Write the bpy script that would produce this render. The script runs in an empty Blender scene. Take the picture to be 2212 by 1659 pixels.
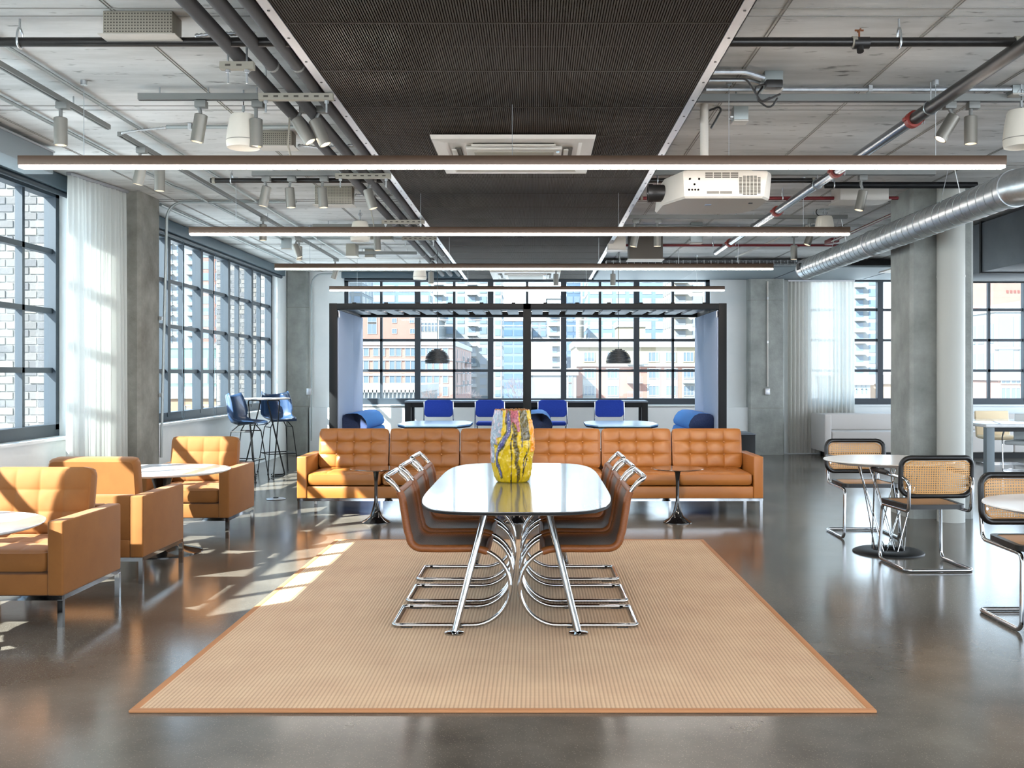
import bpy, bmesh, math, random
from mathutils import Vector, Matrix
random.seed(7)
PI = math.pi
SC = bpy.context.scene
COL = SC.collection

# ------------------------------------------------------------------ camera
F, VX, VY, H = 2200.0, 1157.0, 808.0, 1.42      # focal length in px, vanishing point, eye height
cam_d = bpy.data.cameras.new('camera')
cam = bpy.data.objects.new('camera', cam_d)
COL.objects.link(cam)
cam.location = (0, 0, H)
cam.rotation_euler = (PI / 2, 0, 0)
cam_d.sensor_width = 36.0
cam_d.sensor_fit = 'HORIZONTAL'
cam_d.lens = 36.0 * F / 2212.0
cam_d.shift_x = -(VX - 1106.0) / 2212.0
cam_d.shift_y = -(829.5 - VY) / 2212.0
cam_d.clip_end = 3000
SC.camera = cam

# ------------------------------------------------------------------ world, sun, exposure
SKY_STRENGTH = 2.0
SUN_STRENGTH = 10.0
world = bpy.data.worlds.new('sky')
SC.world = world
world.use_nodes = True
wn, wl = world.node_tree.nodes, world.node_tree.links
wn.clear()
wo = wn.new('ShaderNodeOutputWorld')
bg = wn.new('ShaderNodeBackground')
tc = wn.new('ShaderNodeTexCoord')
sp = wn.new('ShaderNodeSeparateXYZ')
rp = wn.new('ShaderNodeValToRGB')
rp.color_ramp.elements[0].position = 0.0
rp.color_ramp.elements[0].color = (0.86, 0.93, 1.0, 1)
rp.color_ramp.elements[1].position = 0.55
rp.color_ramp.elements[1].color = (0.50, 0.72, 1.0, 1)
wl.new(tc.outputs['Generated'], sp.inputs[0])
wl.new(sp.outputs['Z'], rp.inputs[0])
wl.new(rp.outputs[0], bg.inputs[0])
bg.inputs[1].default_value = SKY_STRENGTH
wl.new(bg.outputs[0], wo.inputs[0])

sun_d = bpy.data.lights.new('sun', 'SUN')
sun = bpy.data.objects.new('sun', sun_d)
COL.objects.link(sun)
sun_d.energy = SUN_STRENGTH
sun_d.angle = math.radians(0.53)
sun_d.color = (1.0, 0.965, 0.92)
SUN_DIR = Vector((0.58, 0.52, -0.579)).normalized()
sun.rotation_euler = SUN_DIR.to_track_quat('-Z', 'Y').to_euler()

SC.view_settings.view_transform = 'Standard'
SC.view_settings.look = 'None'
SC.view_settings.gamma = 1.0
SC.view_settings.use_curve_mapping = False
SC.view_settings.exposure = 1.85
cy = SC.cycles
cy.use_denoising = True
cy.max_bounces = 10
cy.diffuse_bounces = 5
cy.glossy_bounces = 4
cy.transmission_bounces = 6
cy.transparent_max_bounces = 24
cy.caustics_reflective = False
cy.caustics_refractive = False
cy.sample_clamp_indirect = 6.0


# ------------------------------------------------------------------ helpers
def X(px, D): return (px - VX) * D / F
def Z(py, D): return H + (VY - py) * D / F
def DZ(py, z): return F * (H - z) / (py - VY)


def srgb(r, g, b):
    f = lambda c: (c / 255 / 12.92) if c <= 10 else ((c / 255 + 0.055) / 1.055) ** 2.4
    return (f(r), f(g), f(b))


MATS = {}


def mat(name, col, rough=0.5, metal=0.0, emit=0.0, ecol=None, var=None, scale=8.0, bump=0.0, bscale=None,
        sheen=0.0, coat=0.0, spec=0.5, stretch=None, contrast=(0.3, 0.7), detail=5.0):
    """procedural principled material; var = second colour mixed in by noise"""
    m = bpy.data.materials.new(name)
    m.use_nodes = True
    n, l = m.node_tree.nodes, m.node_tree.links
    p = n['Principled BSDF']
    p.inputs['Base Color'].default_value = (*col, 1)
    p.inputs['Roughness'].default_value = rough
    p.inputs['Metallic'].default_value = metal
    p.inputs['Specular IOR Level'].default_value = spec
    if sheen:
        p.inputs['Sheen Weight'].default_value = sheen
        p.inputs['Sheen Roughness'].default_value = 0.4
        p.inputs['Sheen Tint'].default_value = (*[min(1, c * 1.3 + .35) for c in col], 1)
    if coat:
        p.inputs['Coat Weight'].default_value = coat
        p.inputs['Coat Roughness'].default_value = 0.05
    if emit:
        p.inputs['Emission Color'].default_value = (*(ecol or col), 1)
        p.inputs['Emission Strength'].default_value = emit
    if var or bump:
        t = n.new('ShaderNodeTexCoord')
        src = t.outputs['Object']
        if stretch:
            mp = n.new('ShaderNodeMapping')
            mp.inputs['Scale'].default_value = stretch
            l.new(src, mp.inputs[0])
            src = mp.outputs[0]
        if var:
            ns = n.new('ShaderNodeTexNoise')
            ns.inputs['Scale'].default_value = scale
            ns.inputs['Detail'].default_value = detail
            ns.inputs['Roughness'].default_value = 0.62
            l.new(src, ns.inputs['Vector'])
            cr = n.new('ShaderNodeValToRGB')
            cr.color_ramp.elements[0].position = contrast[0]
            cr.color_ramp.elements[0].color = (*col, 1)
            cr.color_ramp.elements[1].position = contrast[1]
            cr.color_ramp.elements[1].color = (*var, 1)
            l.new(ns.outputs['Fac'], cr.inputs[0])
            l.new(cr.outputs[0], p.inputs['Base Color'])
        if bump:
            nb = n.new('ShaderNodeTexNoise')
            nb.inputs['Scale'].default_value = bscale or scale * 6
            nb.inputs['Detail'].default_value = 4
            l.new(src, nb.inputs['Vector'])
            bp = n.new('ShaderNodeBump')
            bp.inputs['Strength'].default_value = bump
            bp.inputs['Distance'].default_value = 0.01
            l.new(nb.outputs['Fac'], bp.inputs['Height'])
            l.new(bp.outputs[0], p.inputs['Normal'])
    MATS[name] = m
    return m


def glass_mat(name, tint=(0.93, 0.97, 0.97), refl=1.0):
    m = bpy.data.materials.new(name)
    m.use_nodes = True
    n, l = m.node_tree.nodes, m.node_tree.links
    n.clear()
    o = n.new('ShaderNodeOutputMaterial')
    mx = n.new('ShaderNodeMixShader')
    tr = n.new('ShaderNodeBsdfTransparent')
    tr.inputs[0].default_value = (*tint, 1)
    gl = n.new('ShaderNodeBsdfGlossy')
    gl.inputs['Roughness'].default_value = 0.02
    fr = n.new('ShaderNodeLayerWeight')
    fr.inputs['Blend'].default_value = 0.5
    pw_ = n.new('ShaderNodeMath')
    pw_.operation = 'POWER'
    pw_.inputs[1].default_value = 5.0
    l.new(fr.outputs['Facing'], pw_.inputs[0])
    mt = n.new('ShaderNodeMath')
    mt.operation = 'MULTIPLY_ADD'
    mt.inputs[1].default_value = 0.45 * refl
    mt.inputs[2].default_value = 0.02 * refl
    l.new(pw_.outputs[0], mt.inputs[0])
    l.new(mt.outputs[0], mx.inputs[0])
    l.new(tr.outputs[0], mx.inputs[1])
    l.new(gl.outputs[0], mx.inputs[2])
    l.new(mx.outputs[0], o.inputs[0])
    return m


def sheer_mat(name, col):
    m = bpy.data.materials.new(name)
    m.use_nodes = True
    n, l = m.node_tree.nodes, m.node_tree.links
    n.clear()
    o = n.new('ShaderNodeOutputMaterial')
    df = n.new('ShaderNodeBsdfDiffuse')
    df.inputs[0].default_value = (*col, 1)
    tl = n.new('ShaderNodeBsdfTranslucent')
    tl.inputs[0].default_value = (*col, 1)
    tr = n.new('ShaderNodeBsdfTransparent')
    m1 = n.new('ShaderNodeMixShader')
    m1.inputs[0].default_value = 0.42
    m2 = n.new('ShaderNodeMixShader')
    m2.inputs[0].default_value = 0.05
    l.new(df.outputs[0], m1.inputs[1])
    l.new(tl.outputs[0], m1.inputs[2])
    l.new(m1.outputs[0], m2.inputs[1])
    l.new(tr.outputs[0], m2.inputs[2])
    l.new(m2.outputs[0], o.inputs[0])
    return m


class MB:
    """collects shapes into one mesh"""
    def __init__(s):
        s.v, s.f, s.mi, s.cur = [], [], [], 0

    def m(s, i):
        s.cur = i
        return s

    def add(s, vs, fs, M=None):
        o = len(s.v)
        if M is not None:
            vs = [tuple(M @ Vector(p)) for p in vs]
        s.v += [tuple(p) for p in vs]
        s.f += [tuple(i + o for i in f) for f in fs]
        s.mi += [s.cur] * len(fs)
        return s

    def box(s, a, b, M=None):
        x0, y0, z0 = a
        x1, y1, z1 = b
        return s.add([(x0, y0, z0), (x1, y0, z0), (x1, y1, z0), (x0, y1, z0),
                      (x0, y0, z1), (x1, y0, z1), (x1, y1, z1), (x0, y1, z1)],
                     [(3, 2, 1, 0), (4, 5, 6, 7), (0, 1, 5, 4), (1, 2, 6, 5), (2, 3, 7, 6), (3, 0, 4, 7)], M)

    def rbox(s, a, b, r=0.02, seg=2, M=None):
        bm = bmesh.new()
        bmesh.ops.create_cube(bm, size=1.0)
        for v in bm.verts:
            v.co = Vector(((a[i] + b[i]) / 2 + v.co[i] * (b[i] - a[i]) for i in range(3)))
        r = min(r, 0.49 * min(b[i] - a[i] for i in range(3)))
        bmesh.ops.bevel(bm, geom=bm.edges[:], offset=r, segments=seg, affect='EDGES', profile=0.5)
        bm.verts.index_update()
        s.add([v.co[:] for v in bm.verts], [[v.index for v in f.verts] for f in bm.faces], M)
        bm.free()
        return s

    def bar(s, p, q, w, h, M=None):
        """square bar from p to q"""
        p, q = Vector(p), Vector(q)
        d = (q - p).normalized()
        up = Vector((0, 0, 1)) if abs(d.z) < 0.9 else Vector((1, 0, 0))
        a = d.cross(up).normalized() * w / 2
        b = a.cross(d).normalized() * h / 2
        vs = [p - a - b, p + a - b, p + a + b, p - a + b, q - a - b, q + a - b, q + a + b, q - a + b]
        return s.add(vs, [(3, 2, 1, 0), (4, 5, 6, 7), (0, 1, 5, 4), (1, 2, 6, 5), (2, 3, 7, 6), (3, 0, 4, 7)], M)

    def tube(s, pts, r, n=10, closed=False, M=None):
        pts = [Vector(p) for p in pts]
        k = len(pts)
        rad = r if isinstance(r, (list, tuple)) else [r] * k
        tans = []
        for i in range(k):
            a = pts[i - 1] if (i > 0 or closed) else pts[0]
            b = pts[(i + 1) % k] if (i < k - 1 or closed) else pts[-1]
            t = b - a
            tans.append(t.normalized() if t.length > 1e-9 else Vector((0, 0, 1)))
        t0 = tans[0]
        ref = Vector((0, 0, 1)) if abs(t0.z) < 0.9 else Vector((1, 0, 0))
        nrm = (ref - t0 * ref.dot(t0)).normalized()
        vs = []
        for i in range(k):
            t = tans[i]
            nrm = (nrm - t * nrm.dot(t))
            nrm = nrm.normalized() if nrm.length > 1e-6 else t.orthogonal().normalized()
            bi = t.cross(nrm)
            for j in range(n):
                a = 2 * PI * j / n
                vs.append(pts[i] + (nrm * math.cos(a) + bi * math.sin(a)) * rad[i])
        fs = []
        for i in range(k if closed else k - 1):
            i2 = (i + 1) % k
            for j in range(n):
                j2 = (j + 1) % n
                fs.append((i * n + j, i * n + j2, i2 * n + j2, i2 * n + j))
        if not closed:
            fs.append(tuple(range(n))[::-1])
            fs.append(tuple(range((k - 1) * n, k * n)))
        return s.add(vs, fs, M)

    def lathe(s, prof, n=32, M=None, caps=True):
        """prof = [(r, z)...] from bottom to top about the z axis"""
        vs, fs = [], []
        for r, z in prof:
            for j in range(n):
                a = 2 * PI * j / n
                vs.append((r * math.cos(a), r * math.sin(a), z))
        for i in range(len(prof) - 1):
            for j in range(n):
                j2 = (j + 1) % n
                fs.append((i * n + j, i * n + j2, (i + 1) * n + j2, (i + 1) * n + j))
        if caps:
            if prof[0][0] > 1e-4:
                fs.append(tuple(range(n))[::-1])
            if prof[-1][0] > 1e-4:
                fs.append(tuple(range((len(prof) - 1) * n, len(prof) * n)))
        return s.add(vs, fs, M)

    def cyl(s, p, q, r, n=14, M=None):
        return s.tube([p, q], r, n, M=M)

    def prism(s, poly, z0, z1, M=None):
        k = len(poly)
        vs = [(x, y, z0) for x, y in poly] + [(x, y, z1) for x, y in poly]
        fs = [tuple(range(k))[::-1], tuple(range(k, 2 * k))]
        fs += [(i, (i + 1) % k, k + (i + 1) % k, k + i) for i in range(k)]
        return s.add(vs, fs, M)

    def grid(s, P, closed_u=False):
        """P[i][j] points"""
        a, b = len(P), len(P[0])
        vs = [p for row in P for p in row]
        fs = []
        for i in range(a if closed_u else a - 1):
            i2 = (i + 1) % a
            for j in range(b - 1):
                fs.append((i * b + j, i2 * b + j, i2 * b + j + 1, i * b + j + 1))
        return s.add(vs, fs)

    def mesh(s, name, mats, ang=40):
        me = bpy.data.meshes.new(name)
        me.from_pydata(s.v, [], s.f)
        for m_ in (mats if isinstance(mats, (list, tuple)) else [mats]):
            me.materials.append(m_)
        if any(s.mi):
            me.polygons.foreach_set('material_index', s.mi)
        me.polygons.foreach_set('use_smooth', [True] * len(me.polygons))
        me.update()
        me.set_sharp_from_angle(angle=math.radians(ang))
        return me

    def build(s, name, mats, parent=None, loc=None, ang=40):
        return link(name, s.mesh(name, mats, ang), parent, loc)


def link(name, me, parent=None, loc=None, rot=None):
    o = bpy.data.objects.new(name, me)
    COL.objects.link(o)
    if parent is not None:
        o.parent = parent
    if loc is not None:
        o.location = loc
    if rot is not None:
        o.rotation_euler = rot
    return o


def tag(o, label, cat, group=None, kind=None):
    o['label'] = label
    o['category'] = cat
    if group:
        o['group'] = group
    if kind:
        o['kind'] = kind
    return o


def thing(name, label, cat, loc=(0, 0, 0), rz=0.0, group=None):
    o = bpy.data.objects.new(name, None)
    COL.objects.link(o)
    o.location = loc
    o.rotation_euler = (0, 0, rz)
    o.empty_display_size = 0.1
    return tag(o, label, cat, group)


def struct(o):
    o['kind'] = 'structure'
    return o


def stuff(o):
    o['kind'] = 'stuff'
    return o


KIDS = {}


def kids(o):
    return [c for c in bpy.data.objects if c.parent == o]


def copy_tree(o, parent=None, label=None, loc=None, rz=None):
    c = o.copy()
    COL.objects.link(c)
    if parent is not None:
        c.parent = parent
    if label:
        c['label'] = label
    if loc is not None:
        c.location = loc
    if rz is not None:
        c.rotation_euler = (0, 0, rz)
    for ch in kids(o):
        copy_tree(ch, c)
    return c


def fillet(pts, seg=6):
    """pts = [(x,y,z,r)...]; rounds the corners"""
    out = []
    k = len(pts)
    for i, p in enumerate(pts):
        v = Vector(p[:3])
        r = p[3] if len(p) > 3 else 0
        if r <= 0 or i in (0, k - 1):
            out.append(v)
            continue
        a = (Vector(pts[i - 1][:3]) - v)
        b = (Vector(pts[i + 1][:3]) - v)
        la, lb = a.length, b.length
        a.normalize()
        b.normalize()
        ang = a.angle(b)
        if ang > PI - 0.02:
            out.append(v)
            continue
        d = min(r / math.tan(ang / 2), la * 0.49, lb * 0.49)
        rr = d * math.tan(ang / 2)
        c = v + (a + b).normalized() * (rr / math.sin(ang / 2))
        s_, e_ = v + a * d - c, v + b * d - c
        w = s_.angle(e_)
        ax = s_.cross(e_).normalized()
        for j in range(seg + 1):
            out.append(c + Matrix.Rotation(w * j / seg, 3, ax) @ s_)
    return out


def rrect(w, h, r, seg=5, cx=0, cy_=0):
    pts = []
    for (sx, sy, a0) in ((1, 1, 0), (-1, 1, PI / 2), (-1, -1, PI), (1, -1, 1.5 * PI)):
        for j in range(seg + 1):
            a = a0 + PI / 2 * j / seg
            pts.append((cx + sx * (w / 2 - r) + r * math.cos(a), cy_ + sy * (h / 2 - r) + r * math.sin(a)))
    return pts


# ------------------------------------------------------------------ materials
M_white = mat('white_paint', srgb(226, 230, 230), 0.65, var=srgb(214, 220, 221), scale=1.5)
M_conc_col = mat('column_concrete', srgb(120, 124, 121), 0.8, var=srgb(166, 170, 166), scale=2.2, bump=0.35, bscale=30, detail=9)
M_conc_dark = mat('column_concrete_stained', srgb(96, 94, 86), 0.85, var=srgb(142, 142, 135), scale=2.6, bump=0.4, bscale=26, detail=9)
M_frame = mat('window_frame_paint', srgb(30, 42, 52), 0.5)
M_shade = mat('shade_box_paint', srgb(62, 80, 90), 0.5)
M_glass = glass_mat('window_glass')
M_chrome = mat('chrome', (0.46, 0.47, 0.48), 0.06, 1.0)
M_steel = mat('galvanised_steel', srgb(176, 182, 186), 0.33, 0.9, var=srgb(204, 208, 210), scale=18)
M_grey = mat('grey_conduit', srgb(150, 158, 158), 0.45, 0.5)
M_track = mat('track_grey', srgb(128, 130, 128), 0.5, 0.3)
M_head = mat('lamp_head_grey', srgb(136, 133, 126), 0.42, 0.6)
M_pipe_blk = mat('black_iron_pipe', srgb(26, 25, 25), 0.35, 0.2, var=srgb(40, 38, 36), scale=20)
M_insul = mat('pipe_insulation_grey', srgb(62, 62, 64), 0.75)
M_pipe_sil = mat('dark_steel_pipe', srgb(120, 126, 134), 0.22, 0.95)
M_red = mat('red_paint', srgb(104, 14, 22), 0.45)
M_coup = mat('red_coupling', srgb(130, 40, 30), 0.5)
M_bronze = mat('bronze_aluminium', srgb(84, 64, 49), 0.4, 0.3)
M_led = mat('led_strip', (1, 0.86, 0.72), 0.5, emit=11.0, ecol=(1.0, 0.90, 0.81))
M_lampglow = mat('lamp_glow', (1, 0.9, 0.75), 0.5, emit=6.0, ecol=(1.0, 0.84, 0.62))
M_speaker = mat('speaker_offwhite', srgb(222, 216, 203), 0.6)
M_plast_w = mat('white_plastic', srgb(182, 178, 170), 0.45)
M_plast_d = mat('dark_plastic', srgb(30, 29, 29), 0.4)
M_vent = mat('vent_dark', srgb(70, 66, 60), 0.7)
M_mesh = mat('mesh_metal', srgb(58, 51, 45), 0.7, 0.0, spec=.15)
M_alu = mat('aluminium_angle', srgb(178, 180, 184), 0.38, 0.8)
M_leather = mat('tan_leather', srgb(144, 88, 36), 0.4, var=srgb(152, 96, 42), scale=3, bump=0.06, bscale=220)
M_velvet = mat('mustard_velvet', srgb(120, 72, 20), 0.8, var=srgb(130, 81, 27), scale=5, sheen=0.45, bump=0.05, bscale=300)
M_black = mat('black_lacquer', srgb(14, 14, 15), 0.12, coat=0.4)
M_blackmat = mat('black_matte_metal', srgb(6, 8, 10), 0.5, spec=.3)
M_ebony = mat('black_stained_beech', srgb(9, 8, 8), 0.4)
M_whitetop = mat('white_table_top', srgb(232, 226, 220), 0.25)
M_marble = mat('white_marble', srgb(238, 238, 238), 0.08, var=srgb(200, 202, 206), scale=3.5, contrast=(0.45, 0.8), detail=9)
M_tabletop = mat('black_gloss_lacquer', (0.34, 0.35, 0.36), 0.17, 0.7, coat=0.35)
M_stonetop = mat('brown_stone_top', srgb(70, 46, 34), 0.1, var=srgb(120, 88, 66), scale=14, coat=0.5)
M_bluechair = mat('royal_blue_fabric', srgb(28, 62, 166), 0.85, var=srgb(34, 70, 178), scale=40, sheen=0.3)
M_bluewool = mat('azure_wool', srgb(10, 106, 188), 0.9, var=srgb(24, 130, 208), scale=60, sheen=0.3, bump=0.3, bscale=160)
M_navywool = mat('navy_wool', srgb(28, 44, 84), 0.9, var=srgb(50, 66, 104), scale=90, bump=0.3, bscale=160)
M_lilac = mat('lilac_felt', srgb(158, 172, 194), 0.9)
M_palebluetop = mat('pale_blue_top', srgb(170, 210, 236), 0.22)
M_shell = mat('steel_blue_shell', srgb(40, 62, 92), 0.28, coat=0.3)
M_bench = mat('pale_grey_upholstery', srgb(198, 194, 190), 0.8)
M_paleleather = mat('pale_grey_leather', srgb(200, 206, 208), 0.5)
M_greypaint = mat('warm_grey_pipe_paint', srgb(176, 178, 172), 0.5)
M_panelgrey = mat('grey_metal_panel', srgb(124, 134, 139), 0.65)
M_ductgrey = mat('grey_sheet_metal', srgb(104, 112, 120), 0.5, 0.3, var=srgb(120, 128, 136), scale=2)
M_perf = mat('perforated_box_grey', srgb(146, 142, 130), 0.55)
M_brown = mat('rattan_binding', srgb(106, 56, 18), 0.5, var=srgb(134, 76, 28), scale=60, stretch=(1, 1, 4))
M_curtain = sheer_mat('sheer_curtain', (0.66, 0.68, 0.66))
M_curtain2 = sheer_mat('sheer_curtain_ivory', (0.70, 0.69, 0.65))


def concrete_floor():
    m = mat('polished_concrete', srgb(92, 82, 70), 0.13, spec=0.42)
    n, l = m.node_tree.nodes, m.node_tree.links
    p = n['Principled BSDF']
    t = n.new('ShaderNodeTexCoord')
    a = n.new('ShaderNodeTexNoise')
    a.inputs['Scale'].default_value = 0.8
    a.inputs['Detail'].default_value = 8
    a.inputs['Roughness'].default_value = 0.6
    l.new(t.outputs['Object'], a.inputs['Vector'])
    r1 = n.new('ShaderNodeValToRGB')
    r1.color_ramp.elements[0].position = 0.35
    r1.color_ramp.elements[0].color = (*srgb(74, 70, 64), 1)
    r1.color_ramp.elements[1].position = 0.68
    r1.color_ramp.elements[1].color = (*srgb(114, 108, 99), 1)
    l.new(a.outputs['Fac'], r1.inputs[0])
    v = n.new('ShaderNodeTexVoronoi')
    v.inputs['Scale'].default_value = 95
    l.new(t.outputs['Object'], v.inputs['Vector'])
    r2 = n.new('ShaderNodeValToRGB')
    r2.color_ramp.elements[0].position = 0.0
    r2.color_ramp.elements[0].color = (1, 1, 1, 1)
    r2.color_ramp.elements[1].position = 0.26
    r2.color_ramp.elements[1].color = (0, 0, 0, 1)
    l.new(v.outputs['Distance'], r2.inputs[0])
    mk = n.new('ShaderNodeTexNoise')
    mk.inputs['Scale'].default_value = 30
    l.new(t.outputs['Object'], mk.inputs['Vector'])
    mm = n.new('ShaderNodeMath')
    mm.operation = 'MULTIPLY'
    l.new(r2.outputs[0], mm.inputs[0])
    l.new(mk.outputs['Fac'], mm.inputs[1])
    mx = n.new('ShaderNodeMixRGB')
    mx.inputs[2].default_value = (*srgb(176, 164, 146), 1)
    l.new(mm.outputs[0], mx.inputs[0])
    l.new(r1.outputs[0], mx.inputs[1])
    l.new(mx.outputs[0], p.inputs['Base Color'])
    rr = n.new('ShaderNodeMapRange')
    rr.inputs['To Min'].default_value = 0.10
    rr.inputs['To Max'].default_value = 0.24
    l.new(a.outputs['Fac'], rr.inputs[0])
    l.new(rr.outputs[0], p.inputs['Roughness'])
    b2 = n.new('ShaderNodeTexNoise')
    b2.inputs['Scale'].default_value = 14
    l.new(t.outputs['Object'], b2.inputs['Vector'])
    bp = n.new('ShaderNodeBump')
    bp.inputs['Strength'].default_value = 0.03
    bp.inputs['Distance'].default_value = 0.01
    l.new(b2.outputs['Fac'], bp.inputs['Height'])
    l.new(bp.outputs[0], p.inputs['Normal'])
    return m


def concrete_ceiling():
    m = mat('board_marked_concrete', srgb(178, 178, 172), 0.85)
    n, l = m.node_tree.nodes, m.node_tree.links
    p = n['Principled BSDF']
    t = n.new('ShaderNodeTexCoord')
    mp = n.new('ShaderNodeMapping')
    mp.inputs['Scale'].default_value = (0.35, 1.6, 1)
    l.new(t.outputs['Object'], mp.inputs[0])
    a = n.new('ShaderNodeTexNoise')
    a.inputs['Scale'].default_value = 1.6
    a.inputs['Detail'].default_value = 10
    a.inputs['Roughness'].default_value = 0.65
    l.new(mp.outputs[0], a.inputs['Vector'])
    r1 = n.new('ShaderNodeValToRGB')
    r1.color_ramp.elements[0].position = 0.3
    r1.color_ramp.elements[0].color = (*srgb(166, 167, 165), 1)
    r1.color_ramp.elements[1].position = 0.72
    r1.color_ramp.elements[1].color = (*srgb(222, 223, 222), 1)
    l.new(a.outputs['Fac'], r1.inputs[0])
    sp_ = n.new('ShaderNodeTexNoise')
    mp2 = n.new('ShaderNodeMapping')
    mp2.inputs['Scale'].default_value = (1.2, 3.0, 1)
    l.new(t.outputs['Object'], mp2.inputs[0])
    sp_.inputs['Scale'].default_value = 6
    sp_.inputs['Detail'].default_value = 6
    l.new(mp2.outputs[0], sp_.inputs['Vector'])
    r2 = n.new('ShaderNodeValToRGB')
    r2.color_ramp.elements[0].position = 0.26
    r2.color_ramp.elements[0].color = (0.35, 0.35, 0.34, 1)
    r2.color_ramp.elements[1].position = 0.37
    r2.color_ramp.elements[1].color = (1, 1, 1, 1)
    l.new(sp_.outputs['Fac'], r2.inputs[0])
    mx = n.new('ShaderNodeMixRGB')
    mx.blend_type = 'MULTIPLY'
    mx.inputs[0].default_value = 1.0
    l.new(r1.outputs[0], mx.inputs[1])
    l.new(r2.outputs[0], mx.inputs[2])
    l.new(mx.outputs[0], p.inputs['Base Color'])
    return m


def ribbed_rug():
    m = mat('ribbed_sisal', srgb(196, 164, 132), 0.9)
    n, l = m.node_tree.nodes, m.node_tree.links
    p = n['Principled BSDF']
    t = n.new('ShaderNodeTexCoord')
    w1 = n.new('ShaderNodeTexWave')
    w1.wave_type = 'BANDS'
    w1.bands_direction = 'X'
    w1.wave_profile = 'SIN'
    w1.inputs['Scale'].default_value = 0.314 / 0.019
    w1.inputs['Distortion'].default_value = 0.0
    l.new(t.outputs['Object'], w1.inputs['Vector'])
    w2 = n.new('ShaderNodeTexWave')
    w2.wave_type = 'BANDS'
    w2.bands_direction = 'Y'
    w2.inputs['Scale'].default_value = 0.314 / 0.011
    l.new(t.outputs['Object'], w2.inputs['Vector'])
    ns = n.new('ShaderNodeTexNoise')
    ns.inputs['Scale'].default_value = 3
    ns.inputs['Detail'].default_value = 8
    l.new(t.outputs['Object'], ns.inputs['Vector'])
    c1 = n.new('ShaderNodeValToRGB')
    c1.color_ramp.elements[0].position = 0.05
    c1.color_ramp.elements[0].color = (*srgb(194, 161, 129), 1)
    c1.color_ramp.elements[1].position = 0.55
    c1.color_ramp.elements[1].color = (*srgb(222, 189, 154), 1)
    l.new(w1.outputs['Fac'], c1.inputs[0])
    mx = n.new('ShaderNodeMixRGB')
    mx.blend_type = 'MULTIPLY'
    mx.inputs[0].default_value = 0.28
    l.new(c1.outputs[0], mx.inputs[1])
    l.new(w2.outputs['Fac'], mx.inputs[2])
    mx2 = n.new('ShaderNodeMixRGB')
    mx2.blend_type = 'OVERLAY'
    mx2.inputs[0].default_value = 0.25
    l.new(mx.outputs[0], mx2.inputs[1])
    l.new(ns.outputs['Fac'], mx2.inputs[2])
    l.new(mx2.outputs[0], p.inputs['Base Color'])
    bp = n.new('ShaderNodeBump')
    bp.inputs['Strength'].default_value = 0.5
    bp.inputs['Distance'].default_value = 0.004
    l.new(w1.outputs['Fac'], bp.inputs['Height'])
    l.new(bp.outputs[0], p.inputs['Normal'])
    return m


def woven_mat():
    """dark rattan weave"""
    m = mat('rattan_weave', srgb(80, 44, 26), 0.55)
    n, l = m.node_tree.nodes, m.node_tree.links
    p = n['Principled BSDF']
    t = n.new('ShaderNodeTexCoord')
    uv = t.outputs['UV']
    ck = n.new('ShaderNodeTexChecker')
    ck.inputs['Scale'].default_value = 1.0
    mp = n.new('ShaderNodeMapping')
    mp.inputs['Scale'].default_value = (90, 55, 1)
    l.new(uv, mp.inputs[0])
    l.new(mp.outputs[0], ck.inputs['Vector'])
    sx = n.new('ShaderNodeSeparateXYZ')
    l.new(uv, sx.inputs[0])
    # lighter, redder strips towards both sides and at the back
    dd = n.new('ShaderNodeMath')
    dd.operation = 'SUBTRACT'
    dd.inputs[1].default_value = 0.5
    l.new(sx.outputs['Y'], dd.inputs[0])
    ab = n.new('ShaderNodeMath')
    ab.operation = 'ABSOLUTE'
    l.new(dd.outputs[0], ab.inputs[0])
    rp_ = n.new('ShaderNodeValToRGB')
    rp_.color_ramp.elements[0].position = 0.30
    rp_.color_ramp.elements[0].color = (*srgb(44, 32, 28), 1)
    rp_.color_ramp.elements[1].position = 0.46
    rp_.color_ramp.elements[1].color = (*srgb(112, 60, 36), 1)
    l.new(ab.outputs[0], rp_.inputs[0])
    rp2 = n.new('ShaderNodeValToRGB')
    rp2.color_ramp.elements[0].position = 0.30
    rp2.color_ramp.elements[0].color = (*srgb(138, 118, 106), 1)  # paler strands of the weave, brightened further for their highlights
    rp2.color_ramp.elements[1].position = 0.46
    rp2.color_ramp.elements[1].color = (*srgb(176, 112, 66), 1)
    l.new(ab.outputs[0], rp2.inputs[0])
    mx = n.new('ShaderNodeMixRGB')
    l.new(ck.outputs['Fac'], mx.inputs[0])
    l.new(rp_.outputs[0], mx.inputs[1])
    l.new(rp2.outputs[0], mx.inputs[2])
    l.new(mx.outputs[0], p.inputs['Base Color'])
    bp = n.new('ShaderNodeBump')
    bp.inputs['Strength'].default_value = 0.6
    bp.inputs['Distance'].default_value = 0.003
    l.new(ck.outputs['Fac'], bp.inputs['Height'])
    l.new(bp.outputs[0], p.inputs['Normal'])
    return m


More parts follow.
